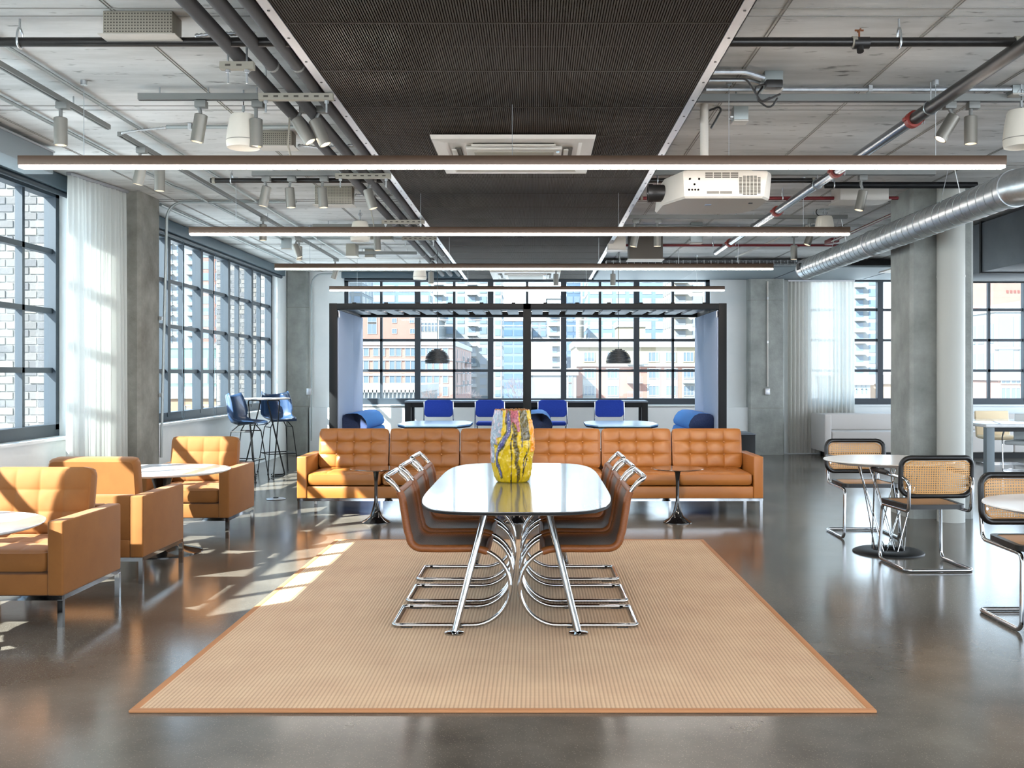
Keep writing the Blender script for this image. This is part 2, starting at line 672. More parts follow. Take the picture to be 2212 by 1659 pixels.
def cane_mat(name, see=0.75, col=srgb(206, 158, 100)):
    """woven cane with open holes"""
    m = bpy.data.materials.new(name)
    m.use_nodes = True
    n, l = m.node_tree.nodes, m.node_tree.links
    p = n['Principled BSDF']
    o = n['Material Output']
    p.inputs['Base Color'].default_value = (*col, 1)
    p.inputs['Roughness'].default_value = 0.5
    t = n.new('ShaderNodeTexCoord')
    sx = n.new('ShaderNodeSeparateXYZ')
    l.new(t.outputs['UV'], sx.inputs[0])
    P_ = 0.0165

    def cell(sock):
        a = n.new('ShaderNodeMath')
        a.operation = 'DIVIDE'
        a.inputs[1].default_value = P_
        l.new(sock, a.inputs[0])
        b = n.new('ShaderNodeMath')
        b.operation = 'FRACT'
        l.new(a.outputs[0], b.inputs[0])
        c = n.new('ShaderNodeMath')
        c.operation = 'SUBTRACT'
        c.inputs[1].default_value = 0.5
        l.new(b.outputs[0], c.inputs[0])
        d = n.new('ShaderNodeMath')
        d.operation = 'MULTIPLY'
        l.new(c.outputs[0], d.inputs[0])
        l.new(c.outputs[0], d.inputs[1])
        return d.outputs[0]
    s_ = n.new('ShaderNodeMath')
    s_.operation = 'ADD'
    l.new(cell(sx.outputs['X']), s_.inputs[0])
    l.new(cell(sx.outputs['Y']), s_.inputs[1])
    lt = n.new('ShaderNodeMath')
    lt.operation = 'LESS_THAN'
    lt.inputs[1].default_value = 0.095
    l.new(s_.outputs[0], lt.inputs[0])
    ml = n.new('ShaderNodeMath')
    ml.operation = 'MULTIPLY'
    ml.inputs[1].default_value = see
    l.new(lt.outputs[0], ml.inputs[0])
    tr = n.new('ShaderNodeBsdfTransparent')
    mx = n.new('ShaderNodeMixShader')
    l.new(ml.outputs[0], mx.inputs[0])
    l.new(p.outputs[0], mx.inputs[1])
    l.new(tr.outputs[0], mx.inputs[2])
    l.new(mx.outputs[0], o.inputs['Surface'])
    return m


M_floor = concrete_floor()
M_ceil = concrete_ceiling()
M_rug = ribbed_rug()
M_rugedge = mat('rug_binding', srgb(176, 122, 80), 0.85)
M_weave = woven_mat()
M_cane = cane_mat('open_cane')
M_caneseat = cane_mat('seat_cane', 0.0, srgb(190, 140, 86))


def set_uv(o, fn):
    me = o.data
    uv = me.uv_layers.new(name='UVMap')
    for lp in me.loops:
        uv.data[lp.index].uv = fn(me.vertices[lp.vertex_index].co)

# ------------------------------------------------------------------ structure
CEIL = 3.24
FAR = 18.15          # inner face of the far wall
LW = -4.40           # inner face of the left wall
struct(MB().box((-4.62, -5, -0.3), (11.5, 18.4, 0)).build('floor', M_floor))
ceil = struct(MB().box((-4.62, -5, CEIL), (11.5, 18.4, CEIL + 0.4)).build('ceiling', M_ceil))
M_ridge = mat('board_joint_fin', srgb(138, 137, 132), 0.9)  # fins coloured darker to draw the shadow line along the joints
for x in (-3.78, -2.94, -2.115, -1.24, 1.24, 2.08, 2.92, 3.76, 4.6, 5.44):
    mb = MB()
    mb.box((x - 0.010, -1, CEIL - 0.003), (x - 0.005, FAR, CEIL))
    mb.box((x + 0.008, -1, CEIL - 0.003), (x + 0.012, FAR, CEIL))
    mb.build('joint_fin', M_ridge, ceil)
for y in (3.2, 5.06, 6.90, 8.76, 10.62, 12.4, 14.2, 16.0):
    mb = MB()
    mb.box((-4.4, y, CEIL - 0.004), (11, y + 0.008, CEIL))
    mb.box((-4.4, y + 0.11, CEIL - 0.004), (11, y + 0.116, CEIL))
    mb.build('joint_fin', M_ridge, ceil)

W1 = (3.5, 9.6)
W2 = (11.25, 17.35)
WZ0, WZ1 = 0.90, 3.12
wl_ = MB()
wl_.box((-4.62, -5, 0), (LW, 18.4, 0.82))
wl_.box((-4.62, -5, WZ1 + .02), (LW, 18.4, CEIL))
wl_.box((-4.62, -5, 0.82), (LW, W1[0], WZ1 + .02))
wl_.box((-4.62, W1[1], 0.82), (LW, W2[0], WZ1 + .02))
wl_.box((-4.62, W2[1], 0.82), (LW, 18.4, WZ1 + .02))
struct(wl_.build('wall_left', M_white))
# far wall: windows from px 742..1535 and 1747..2540
FW3 = (X(742, FAR), X(1535, FAR))
FW4 = (X(1747, FAR), X(1747, FAR) + 6.54)
wf = MB()
wf.box((-4.62, FAR, 0), (11.5, FAR + .22, 0.86))
wf.box((-4.62, FAR, WZ1 + .02), (11.5, FAR + .22, CEIL))
wf.box((-4.62, FAR, .86), (FW3[0], FAR + .22, WZ1 + .02))
wf.box((FW3[1], FAR, .86), (FW4[0], FAR + .22, WZ1 + .02))
wf.box((FW4[1], FAR, .86), (11.5, FAR + .22, WZ1 + .02))
struct(wf.build('wall_far', M_white))
# low upstand with ledge along the far wall, both sides of the booth
struct(MB().box((-4.0, FAR - 0.15, 0), (FW3[1] + 0.72, FAR, 0.83)).build('trim_1', M_white))


def window(name, axis, base, a0, n, pitch, z0, z1, rows, sill_in):
    """axis 'y': glass plane runs along y at x=base-depth; axis 'x': along x at y=base+depth"""
    def bx(mb, a, b, z, a2, b2, z2):
        if axis == 'y':
            mb.box((base - b2, a, z), (base - b, a2, z2))
        else:
            mb.box((a, base + b, z), (a2, base + b2, z2))
        return mb
    root = bpy.data.objects.new(name, None)
    COL.objects.link(root)
    struct(root)
    L = n * pitch
    f = MB()
    bx(f, a0, .09, z0, a0 + .07, .20, z1)
    bx(f, a0 + L - .07, .09, z0, a0 + L, .20, z1)
    bx(f, a0, .09, z0 - .06, a0 + L, .20, z0 + .05)
    bx(f, a0, .09, z1 - .05, a0 + L, .20, z1 + .02)
    f.build('frame', M_frame, root)
    sl = MB()
    bx(sl, a0 - .02, -sill_in, z0 - .085, a0 + L + .02, .20, z0 - .06)
    sl.build('sill', M_white, root)
    for i in range(1, n):
        c = a0 + i * pitch
        bx(MB(), c - .05, .085, z0, c + .05, .20, z1).build('mullion', M_frame, root)
    for i in range(n):
        c = a0 + (i + .5) * pitch
        bx(MB(), c - .022, .12, z0, c + .022, .185, z1).build('glazing_bar', M_frame, root)
    rh = (z1 - z0) / rows
    for j in range(1, rows):
        z = z0 + j * rh
        bx(MB(), a0 + .05, .12, z - .024, a0 + L - .05, .185, z + .024).build('glazing_bar', M_frame, root)
    pm = MB()
    bx(pm, 0, .152, 0, pitch / 2, .157, rh)
    pane_me = pm.mesh('pane', M_glass)
    # the mesh carries the wall plane already; offset only along the wall and up
    for i in range(2 * n):
        for j in range(rows):
            o = link('pane', pane_me, root)
            d = a0 + i * pitch / 2
            o.location = (0, d, z0 + j * rh) if axis == 'y' else (d, 0, z0 + j * rh)
    return root


window('window_1', 'y', LW, W1[0], 5, 1.22, WZ0, WZ1, 4, 0.06)
window('window_2', 'y', LW, W2[0], 5, 1.22, WZ0, WZ1, 4, 0.06)
window('window_3', 'x', FAR, FW3[0], 5, (FW3[1] - FW3[0]) / 5, 0.935, WZ1, 4, 0.16)
window('window_4', 'x', FAR, FW4[0], 5, 6.54 / 5, 0.935, WZ1, 4, 0.04)

# roller shade boxes with bead chains
def shade(label, a, b, chains, axis='y'):
    mb = MB()
    if axis == 'y':
        mb.rbox((LW + 0.005, a, 3.10), (LW + .10, b, CEIL - .008), .008)
    else:
        mb.rbox((a, FAR - .10, 3.12), (b, FAR - .005, CEIL - .008), .008)
    o = mb.build('shade_box', M_shade)
    tag(o, label, 'blind box')
    r = MB()
    if axis == 'y':
        r.cyl((LW + 0.04, a + .05, 3.08), (LW + 0.04, b - .05, 3.08), 0.025)
    else:
        r.cyl((a + .05, FAR - .04, 3.10), (b - .05, FAR - .04, 3.10), 0.025)
    r.build('shade_roll', M_frame, o)
    for c in chains:
        pts = []
        for k in range(17):
            t = PI * k / 16
            pts.append((0, -0.055 * math.cos(t), 0.98 - 0.11 * math.sin(t)))
        pts = [(0, -.012, 3.06), (0, -.03, 1.6)] + pts + [(0, .03, 1.6), (0, .012, 3.06)]
        if axis == 'y':
            pts = [(LW + .06, c + p[1], p[2]) for p in pts]
        MB().tube(pts, .0022, 5).build('bead_chain', M_shade, o)
    return o


shade('long slate roller shade box above the near left window', W1[0], 9.72, (7.2, 9.62))
shade('long slate roller shade box above the left window behind the column', W2[0], 17.5, (12.55, 13.8))
shade('dark roller shade box above the far window, over the booth', FW3[0] - .02, -1.27, (), 'x')

# concrete columns
def column(label, x0, x1, y0, y1, m, breaks, ch=0.03):
    root = thing('concrete_column', label, 'column', ((x0 + x1) / 2, y0, 0))
    w, d = (x1 - x0) / 2, y1 - y0
    poly = [(-w + ch, 0), (w - ch, 0), (w, ch), (w, d - ch), (w - ch, d), (-w + ch, d), (-w, d - ch), (-w, ch)]
    zs = [0] + breaks + [CEIL]
    for a, b in zip(zs[:-1], zs[1:]):
        MB().prism(poly, a + (.004 if a else 0), b - (.004 if b < CEIL else 0)).build('pour_lift', m, root)
    if breaks:
        q = [(x * .99, .004 + y * .99) for x, y in poly]
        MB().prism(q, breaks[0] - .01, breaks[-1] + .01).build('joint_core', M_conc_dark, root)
    return root


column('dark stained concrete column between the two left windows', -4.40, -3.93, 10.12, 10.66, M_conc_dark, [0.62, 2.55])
column('grey concrete column in the far left corner by the bar stools', -4.40, X(664, 17.95), 17.95, FAR, M_conc_col, [0.85, 2.6])
column('large square concrete column behind the cane chairs', 3.675, 4.30, 9.98, 10.57, M_conc_col, [])
cr = column('grey concrete column with a surface conduit beside the right curtain', X(1618, 17.9), X(1695, 17.9), 17.9, FAR, M_conc_col, [0.82, 2.72])

# soffit over the far right windows and duct bulkhead
t3 = struct(MB().box((1.03, 15.95, 3.10), (11.4, 18.13, 3.14)).build('trim_2', M_panelgrey))
MB().box((1.0, 15.9, 3.12), (11.4, 15.96, 3.20)).build('soffit_edge', M_blackmat, t3)
for x in (2.6, 4.2, 5.8, 7.4):
    MB().bar((x, 15.97, 3.097), (x, 18.1, 3.097), .02, .008).build('soffit_joint', M_ductgrey, t3)
for i, x in enumerate((1.04, 2.61, 4.21, 5.81, 7.41)):
    MB().box((x, 15.98, 3.094), (x + 1.55, 18.1, 3.10)).build('soffit_panel', M_panelgrey, t3)
bd = thing('sheet_metal_duct', 'rectangular grey sheet metal duct right of the big column', 'duct', (5.25, 9.5, 2.62))
for k in range(3):
    MB().rbox((0, k * 1.25 + .015, 0), (2.4, (k + 1) * 1.25 - .015, .58), .006).build('duct_section', M_ductgrey, bd)
    MB().box((-.015, (k + 1) * 1.25 - .02, -.015), (2.41, (k + 1) * 1.25 + .02, .595)).build('flange', M_blackmat, bd)
sl = thing('slatted_ceiling', 'white slatted ceiling raft at the right behind the big column', 'ceiling raft', (5.3, 13.35, 2.98))
for k in range(12):
    MB().box((0, k * .2, 0), (5.0, k * .2 + .185, .02)).build('slat', M_plast_w, sl)

# valance box at top left
va = MB().rbox((-4.10, 3.0, 3.02), (-3.86, 8.16, 3.20), .01).build('valance_box', M_panelgrey)
tag(va, 'pale boxed valance under the ceiling above the near left window', 'valance')
for y in (4.6, 6.2, 7.6):
    MB().box((-4.0, y, 3.2), (-3.96, y + .03, CEIL)).build('hanger', M_steel, va)
MB().box((-3.862, 3.0, 3.19), (-3.85, 8.16, 3.205)).build('edge_strip', M_alu, va)

# curtains
def curtain(label, p0, p1, z0, z1, waves, amp, m, seed, gather=0.0):
    rnd = random.Random(seed)
    p0, p1 = Vector(p0), Vector(p1)
    d = p1 - p0
    n = Vector((-d.y, d.x, 0)).normalized()
    N = waves * 8
    K = 14
    ph = [rnd.uniform(-.5, .5) for _ in range(waves + 2)]
    am = [rnd.uniform(.5, 1.25) for _ in range(waves + 2)]
    P = []
    for k in range(K + 1):
        z = z0 + (z1 - z0) * k / K
        fl = 0.35 + 0.65 * (1 - k / K) ** 0.6
        row = []
        for i in range(N + 1):
            t = i / N
            w = t * waves
            c = int(w)
            f = w - c
            a = am[c] * (1 - f) + am[c + 1] * f
            p_ = ph[c] * (1 - f) + ph[c + 1] * f
            off = amp * fl * a * math.sin(2 * PI * w + p_) + amp * .3 * math.sin(2 * PI * w * .23 + k * .12)
            q = p0 + d * t + n * off
            row.append((q.x, q.y, z))
        P.append(row)
    o = MB().grid(P).build('curtain', m, ang=180)
    tag(o, label, 'curtain')
    hd = MB().bar((p0.x, p0.y, z1 + .012), (p1.x, p1.y, z1 + .012), .05, .025)
    hd.build('curtain_track', M_alu, o)
    return o


curtain('tall sheer white curtain beside the dark column at left', (-4.20, 9.16, 0), (-4.05, 10.08, 0), 0.02, 3.21, 14, .035, M_curtain, 3)
curtain('sheer ivory curtain at the far right of the room by the grey bench', (X(1702, 18.06), 18.06, 0), (X(1846, 18.06), 18.06, 0), 0.02, 3.06, 17, .035, M_curtain2, 5)

# brick piers outside the left windows, brick by brick
M_brick = [mat('pale_brick_%d' % i, c, .9, bump=.3, bscale=40) for i, c in
           enumerate((srgb(74, 73, 73), srgb(84, 82, 81), srgb(68, 68, 70), srgb(90, 86, 82)))]
M_mortar = mat('mortar', srgb(100, 100, 99), .95)
for (yy, lab, bw, bh, nx) in ((9.78, 'grey brick pier outside the near left window', .15, .075, 5),
                              (17.5, 'grey brick pier outside the far end of the left window', .17, .075, 5)):
    root = thing('brick_pier', lab, 'brick pier', (-4.64, yy, 0))
    W_ = nx * bw
    MB().box((-W_, .008, -.2), (0, .5, 3.6)).build('mortar_core', M_mortar, root)
    mes = []
    for m_ in M_brick:
        mes.append(MB().box((-bw / 2 + .006, 0, .006), (bw / 2 - .006, .1, bh - .006)).mesh('brick', m_))
    for r in range(42):
        for c in range(nx):
            z = .35 + r * bh
            x = -(c + .5) * bw - (bw / 2 if r % 2 else 0)
            if -x > W_ - bw * .4:
                x = -W_ + bw / 2
            o = link('brick', random.choice(mes), root, (x, random.uniform(-.003, .003), z))

# ------------------------------------------------------------------ ceiling services
# central woven mesh raft
MX0, MX1, MZ = -1.25, 0.985, 3.09
raft = thing('mesh_ceiling_raft', 'long dark metal mesh raft hung down the middle of the ceiling', 'ceiling raft', (0, 0, MZ))
MY0, MYP, MN = 2.55, 0.765, 20
w_ = MX1 - MX0 - .10
mm = MB()
nr = int(w_ / .0125)
for i in range(nr + 1):
    x = -w_ / 2 + w_ * i / nr
    mm.box((x - .0037, .004, 0), (x + .0037, MYP - .004, .007))
for j in range(47):
    y = .006 + (MYP - .012) * j / 46
    mm.box((-w_ / 2, y - .0032, .007), (w_ / 2, y + .0032, .011))
mm.box((-w_ / 2, 0, -.002), (w_ / 2, .006, .012))
mm.box((-w_ / 2, MYP - .006, -.002), (w_ / 2, MYP, .012))
mesh_me = mm.mesh('mesh_panel', M_mesh)
for k in range(MN):
    y0 = MY0 + k * MYP
    if y0 + MYP > 18.1:
        break
    # the panels over the two air conditioning cassettes stay whole behind them
    link('mesh_panel', mesh_me, raft, ((MX0 + MX1) / 2, y0, 0))
for sx, xa, xb in ((-1, MX0, MX0 + .055), (1, MX1 - .055, MX1)):
    mb = MB()
    mb.box((xa, MY0, -.006), (xb, 17.9, 0))
    xo = xa if sx < 0 else xb - .005
    mb.box((xo, MY0, -.006), (xo + .005, 17.9, .05))
    mb.m(1)
    for k in range(40):
        y = MY0 + .2 + k * .3825
        mb.lathe([(.007, -.009), (.007, -.006)], 8, Matrix.Translation(((xa + xb) / 2, y, 0)))
    mb.build('edge_angle', [M_alu, M_plast_d], raft)
for k in range(0, MN, 2):
    y0 = MY0 + k * MYP
    mb = MB()
    for sx in (MX0 + .03, MX1 - .03):
        mb.cyl((sx, y0, 0), (sx, y0, CEIL - MZ), .004, 6)
    mb.box((MX0 + .06, y0 - .015, .02), (MX1 - .06, y0 + .015, .05))
    mb.build('hanger_rail', M_alu, raft)

# services seen through the mesh
for i, (lab, x, r, m) in enumerate((
        ('thin steel conduit above the mesh raft, left of its middle', -.75, .013, M_steel),
        ('fine steel conduit above the mesh raft, at its middle', -.16, .011, M_steel),
        ('slim red pipe above the mesh raft', .12, .017, M_red),
        ('pale conduit above the mesh raft, right of its middle', .42, .013, M_steel))):
    o = MB().cyl((x, 3.0, 3.20), (x, 17.5, 3.20), r, 8).build('conduit', m)
    tag(o, lab, 'conduit')

o = MB().rbox((-.55, 3.2, 3.15), (.62, 6.9, 3.232), .01).build('added_flat_duct', M_insul)  # added dark box that dims what shows through the near mesh
tag(o, 'dark flat duct added above the near part of the mesh raft to darken it', 'duct')

# air conditioning cassettes set in the raft
def cassette(label, x0, x1, y0, y1):
    root = thing('air_conditioning_cassette', label, 'air conditioner', ((x0 + x1) / 2, (y0 + y1) / 2, MZ - .012))
    w, d = (x1 - x0) / 2, (y1 - y0) / 2
    fr = MB()
    P = []
    for s_, z in ((1.0, 0), (.985, -.028), (.84, -.034), (.80, -.02)):
        P.append([(-w * s_, -d * s_, z), (w * s_, -d * s_, z), (w * s_, d * s_, z), (-w * s_, d * s_, z), (-w * s_, -d * s_, z)])
    fr.grid(P)
    fr.box((-w * .82, -d * .82, -.019), (w * .82, d * .82, .0))
    fr.build('surround', M_plast_w, root, ang=20)
    MB().rbox((-w * .60, -d * .60, -.05), (w * .60, d * .60, -.02), .012).build('centre_panel', M_plast_w, root)
    g = MB().rbox((-w * .50, -d * .50, -.056), (w * .50, d * .50, -.048), .004)
    g.build('intake_grille', M_perf, root)
    for sx, sy in ((0, -1), (0, 1), (-1, 0), (1, 0)):
        if sx == 0:
            c = sy * d * .70
            MB().box((-w * .5, c - .02, -.034), (w * .5, c + .02, -.021)).build('air_slot', M_vent, root)
            MB().rbox((-w * .52, c - .045, -.045), (w * .52, c - .01, -.032), .006).build('louver', M_plast_w, root)
        else:
            c = sx * w * .70
            MB().box((c - .02, -d * .5, -.034), (c + .02, d * .5, -.021)).build('air_slot', M_vent, root)
            MB().rbox((c - .045, -d * .52, -.045), (c - .01, d * .52, -.032), .006).build('louver', M_plast_w, root)
    MB().rbox((w * .53, -d * .52, -.056), (w * .57, -d * .46, -.05), .003).build('sensor_window', M_palebluetop, root)
    return root


cassette('white air conditioning cassette in the mesh raft behind the first light bar', X(928, 7.05), X(1288, 7.05), 7.05, 8.29)
cassette('small looking white air conditioning cassette at the far end of the mesh raft', X(1057, 16.3), X(1212, 16.3), 16.3, 17.55)

# linear pendant bars
def light_bar(label, xa, xb, D, zb, wires, led=True):
    root = thing('linear_pendant_light', label, 'lamp', ((xa + xb) / 2, D, zb), group=None)
    L = (xb - xa) / 2
    MB().rbox((-L, -.033, .018), (L, .033, .075), .003).build('housing', M_bronze, root)
    MB().rbox((-L + .004, -.029, 0), (L - .004, .029, .018), .005).build('diffuser', M_led, root)
    for t in wires:
        x = -L + 2 * L * t
        mb = MB().cyl((x, 0, .075), (x, 0, CEIL - zb), .0022, 5)
        mb.lathe([(.02, CEIL - zb - .03), (.02, CEIL - zb)], 10, Matrix.Translation((x, 0, 0)))
        mb.build('suspension_wire', M_steel, root)
    return root


light_bar('longest looking linear pendant light, nearest of the bars across the ceiling', X(43, 6.31), X(2170, 6.31), 6.31, Z(364, 6.31), (.065, .5, .72, .93))
light_bar('second linear pendant light from the front, in front of the projector cable end', X(410, 9.42), X(1835, 9.42), 9.42, Z(508.5, 9.42), (.07, .35, .65, .93))
light_bar('third linear pendant light from the front, crossing the far mesh raft', X(594, 12.47), X(1670, 12.47), 12.47, Z(583, 12.47), (.07, .35, .65, .93))
light_bar('farthest and shortest looking linear pendant light above the black booth', X(712, 15.55), X(1565, 15.55), 15.55, Z(629, 15.55), (.07, .35, .65, .93))
light_bar('linear pendant light at far right under the white slatted ceiling', X(2120, 14.0), X(2120, 14.0) + 3.2, 14.0, Z(577, 14.0), (.1, .9))

for k, D in enumerate((3.2, 0.1, -3.0)):  # unseen bars added to brighten the foreground
    light_bar('linear pendant light added out of the picture, %s the camera' % ('in front of and above', 'right above', 'behind')[k], -3.2, 2.9, D, 2.69, (.1, .9))

# pipes along the left of the raft with trapeze hangers
pl = []
for i, (r_, lab) in enumerate(((.935, 'insulated grey pipe, outermost of three running beside the mesh raft'),
                               (.853, 'insulated grey pipe, middle one of three beside the mesh raft'),
                               (.770, 'insulated grey pipe hugging the left edge of the mesh raft'))):
    x = -r_ * 1.70
    o = MB().cyl((x, 2.6, 3.12), (x, 17.4, 3.12), .037, 16).build('insulated_pipe', M_insul)
    tag(o, lab, 'pipe')
    for y in (5.6, 8.1, 11.4, 14.4):
        MB().cyl((x, y - .012, 3.12), (x, y + .012, 3.12), .040, 16).build('pipe_clamp', M_track, o)
for (y, xa, xb, lab) in ((5.43, -1.68, -1.50, 'short strut trapeze under the outermost insulated pipe'),
                         (6.04, -1.64, -1.20, 'slotted strut trapeze under the three pipes, nearest one'),
                         (8.45, -1.66, -1.20, 'slotted strut trapeze under the pipes below the first light bar'),
                         (11.0, -1.66, -1.20, 'slotted strut trapeze under the pipes just above the second light bar'),
                         (12.35, -1.62, -1.20, 'slotted strut trapeze under the pipes just below the second light bar')):
    root = thing('strut_trapeze', lab, 'pipe hanger', ((xa + xb) / 2, y, 3.06))
    hw = (xb - xa) / 2
    MB().box((-hw, -.02, -.018), (hw, .02, .022)).build('strut', M_perf, root)
    for k in range(max(2, int(hw * 2 / .06))):
        MB().box((-hw + .03 + k * .06, -.021, -.003), (-hw + .058 + k * .06, -.0195, .008)).build('slot', M_vent, root)
    for sx in (-hw + .04, hw - .04):
        MB().cyl((sx, 0, -.09), (sx, 0, CEIL - 3.06), .006, 6).build('threaded_rod', M_steel, root)
        MB().lathe([(.014, -.034), (.014, -.019)], 6, Matrix.Translation((sx, 0, 0))).build('nut', M_steel, root)

# black pipes crossing the room
def cross_pipe(name, label, x0, x1, y, z, r, m, cat='pipe', hangers=(), bands=(), n=16):
    root = thing(name, label, cat, ((x0 + x1) / 2, y, z))
    c = (x0 + x1) / 2
    MB().cyl((x0 - c, 0, 0), (x1 - c, 0, 0), r, n).build('pipe_run', m, root)
    for x in hangers:
        mb = MB().cyl((x - c, 0, r + .05), (x - c, 0, CEIL - z), .006, 6)
        mb.tube([(x - c, (r + .006) * math.sin(t), (r + .006) * math.cos(t) if math.cos(t) < .3 else (r + .05) * math.cos(t)) for t in [2 * PI * k / 16 for k in range(16)]], .006, 6, True)
        mb.build('clevis_hanger', M_steel, root)
    for x in bands:
        MB().cyl((x - c - .012, 0, 0), (x - c + .012, 0, 0), r + .006, n).build('joint_band', M_perf, root)
    return root


cross_pipe('black_sprinkler_pipe', 'black pipe crossing the whole ceiling at the very front, above the mesh raft', X(-160, 5.22), X(2205, 5.22), 5.22, Z(91, 5.22), .024, M_pipe_blk,
           hangers=(X(43, 5.22), X(1942, 5.22)), bands=(X(1845, 5.22), X(2196, 5.22)))
cross_pipe('black_sprinkler_pipe', 'thin black pipe crossing behind the first light bar with a capped left end', X(455, 9.05), X(1790, 9.05), 9.05, Z(390, 9.05), .022, M_pipe_blk,
           hangers=(X(500, 9.05), X(1420, 9.05)), bands=(X(1757, 9.05), X(462, 9.05)))
cross_pipe('black_channel', 'black bar across the ceiling ending at the spiral duct', X(1782, 9.35), X(2110, 9.35), 9.35, Z(400, 9.35), .03, M_blackmat, hangers=(X(1800, 9.35),))
va_ = thing('sprinkler_valve', 'small brass toned valve with a cross handle on the front black pipe', 'valve', (X(1856, 5.22), 5.22, Z(91, 5.22)))
mb = MB().cyl((-.03, 0, -.005), (.05, 0, -.005), .031, 14)
mb.cyl((0, 0, 0), (.0, -.02, -.055), .018, 10)
mb.build('valve_body', M_plast_d, va_)
mb = MB().cyl((0, 0, 0), (0, 0, .06), .005, 6)
mb.cyl((-.022, 0, .06), (.022, 0, .06), .005, 6).cyl((0, -.022, .06), (0, .022, .06), .005, 6)
mb.build('valve_handle', M_brown, va_)

# sprinkler main on the right
smx, smz = 1.484 * 1.66, H + 1.66
sm = thing('sprinkler_main', 'thick dark steel pipe running away along the right side of the ceiling', 'pipe', (smx, 4.6, smz))
MB().cyl((0, -.5, 0), (0, 2.0, 0), .04, 18).build('pipe_length', M_pipe_blk, sm)
for a, b in ((2.0, 3.75), (3.75, 5.8), (5.8, 8.3), (8.3, 9.3)):
    MB().cyl((0, a, 0), (0, b, 0), .038, 18).build('pipe_length', M_pipe_sil, sm)
for y in (2.04, 3.75, 5.8, 8.3):
    mb = MB().tube([(0, y - .03, 0), (0, y - .028, 0), (0, y + .028, 0), (0, y + .03, 0)], [.043, .054, .054, .043], 18)
    for s_ in (-1, 1):
        mb.rbox((s_ * .052 - .016, y - .022, -.012), (s_ * .052 + .016, y + .022, .012), .005)
    mb.build('coupling', M_coup, sm)
    MB().cyl((.07, y, -.03), (.07, y, .02), .005, 6).build('bolt', M_steel, sm)
for y in (1.75, 4.3, 6.9):
    mb = MB().tube([(.044 * math.sin(t), y, .044 * math.cos(t)) for t in [2 * PI * k / 14 for k in range(14)]], .005, 5, True)
    mb.cyl((0, y, .044), (.0, y, CEIL - smz), .004, 5)
    mb.build('ring_hanger', M_steel, sm)

# red pipes
cross_pipe('red_sprinkler_pipe', 'thin bright red pipe crossing behind the projector', X(1330, 9.96), X(1940, 9.96), 9.96, Z(428, 9.96), .017, M_red, hangers=(X(1690, 9.96),), bands=(X(1386, 9.96),), n=10)
cross_pipe('red_sprinkler_pipe', 'thin red pipe crossing below the second light bar at right', X(1310, 13.4), X(1815, 13.4), 13.4, Z(530, 13.4), .016, M_red, hangers=(X(1540, 13.4),), n=10)
rp = thing('red_sprinkler_pipe', 'red pipe sloping with perspective behind the spiral duct by the big column', 'pipe', (3.80, 10.7, H + 1.70))
MB().cyl((0, 0, 0), (0, 2.4, 0), .018, 10).build('pipe_run', M_red, rp)
MB().rbox((-.06, 2.2, -.03), (.05, 2.5, .03), .01).build('red_fitting', M_red, rp)
MB().cyl((-.05, 0, -.02), (-.05, 2.3, -.02), .008, 8).build('pale_tube', M_plast_w, rp)

# spiral duct
sd = thing('spiral_duct', 'silver spiral duct ending in an open collar at right', 'duct', (3.45, 7.35, 2.757))
LD = 5.65
R = .124
MB().cyl((0, 0, 0), (0, LD - .22, 0), R, 40).build('duct_tube', M_steel, sd)
seam = MB()
pts = []
turns = 38
for k in range(turns * 20):
    t = 2 * PI * k / 20
    pts.append((R * 1.004 * math.cos(t), (LD - .25) * k / (turns * 20), R * 1.004 * math.sin(t)))
seam.tube(pts, .0035, 4)
seam.build('spiral_seam', M_grey, sd)
mb = MB()
Pr = [[((R + .004) * math.cos(2 * PI * j / 36), yy, (R + .004) * math.sin(2 * PI * j / 36)) for j in range(37)] for yy in (LD - .22, LD)]
mb.grid(Pr)
Pr = [[((R - .01) * math.cos(2 * PI * j / 36), yy, (R - .01) * math.sin(2 * PI * j / 36)) for j in range(37)] for yy in (LD, LD - .22)]
mb.grid(Pr)
mb.build('end_collar', M_steel, sd)
MB().tube([((R + .002) * math.cos(2 * PI * j / 30), LD, (R + .002) * math.sin(2 * PI * j / 30)) for j in range(30)], .009, 8, True).build('rolled_rim', M_alu, sd)
MB().box((-R - .008, LD - .19, -.02), (-R + .03, LD - .05, .06)).build('damper_slot', M_blackmat, sd)
el = MB()
for k in range(7):
    a0 = PI / 2 * k / 6
    pts = []
arc = [(.21 - .21 * math.cos(PI / 2 * k / 8), -.21 * math.sin(PI / 2 * k / 8), .0) for k in range(9)]
el.tube(arc + [(.9, -.21, 0), (2.2, -.21, .0)], R + .008, 36)
el.build('elbow', M_steel, sd, ang=50)
MB().cyl((0, -.03, 0), (0, .04, 0), R + .014, 36).build('joint_collar', M_steel, sd)
MB().tube([((R + .004) * math.cos(2 * PI * j / 30), 3.05, (R + .004) * math.sin(2 * PI * j / 30)) for j in range(30)], .008, 8, True).build('joint_band', M_alu, sd)
for y in (1.1, 4.2):
    mb = MB().cyl((-.09, y, R * .7), (0, y, CEIL - 2.757), .003, 5).cyl((.09, y, R * .7), (0, y, CEIL - 2.757), .003, 5)
    mb.build('hanger_wire', M_steel, sd)

# conduits: polylines of world points
def conduit(label, pts, r=.013, m=None, name='conduit', clips=()):
    base = Vector(pts[0][:3])
    root = thing(name, label, 'conduit', base)
    q = fillet([tuple(Vector(p[:3]) - base) + ((p[3],) if len(p) > 3 else (.09,)) for p in pts])
    MB().tube(q, r, 8).build('tube_run', m or M_grey, root)
    for c in clips:
        v = Vector(c) - base
        MB().box((v.x - .012, v.y - .03, v.z - .02), (v.x + .012, v.y + .03, v.z + .02)).build('clip', M_steel, root)
    return root


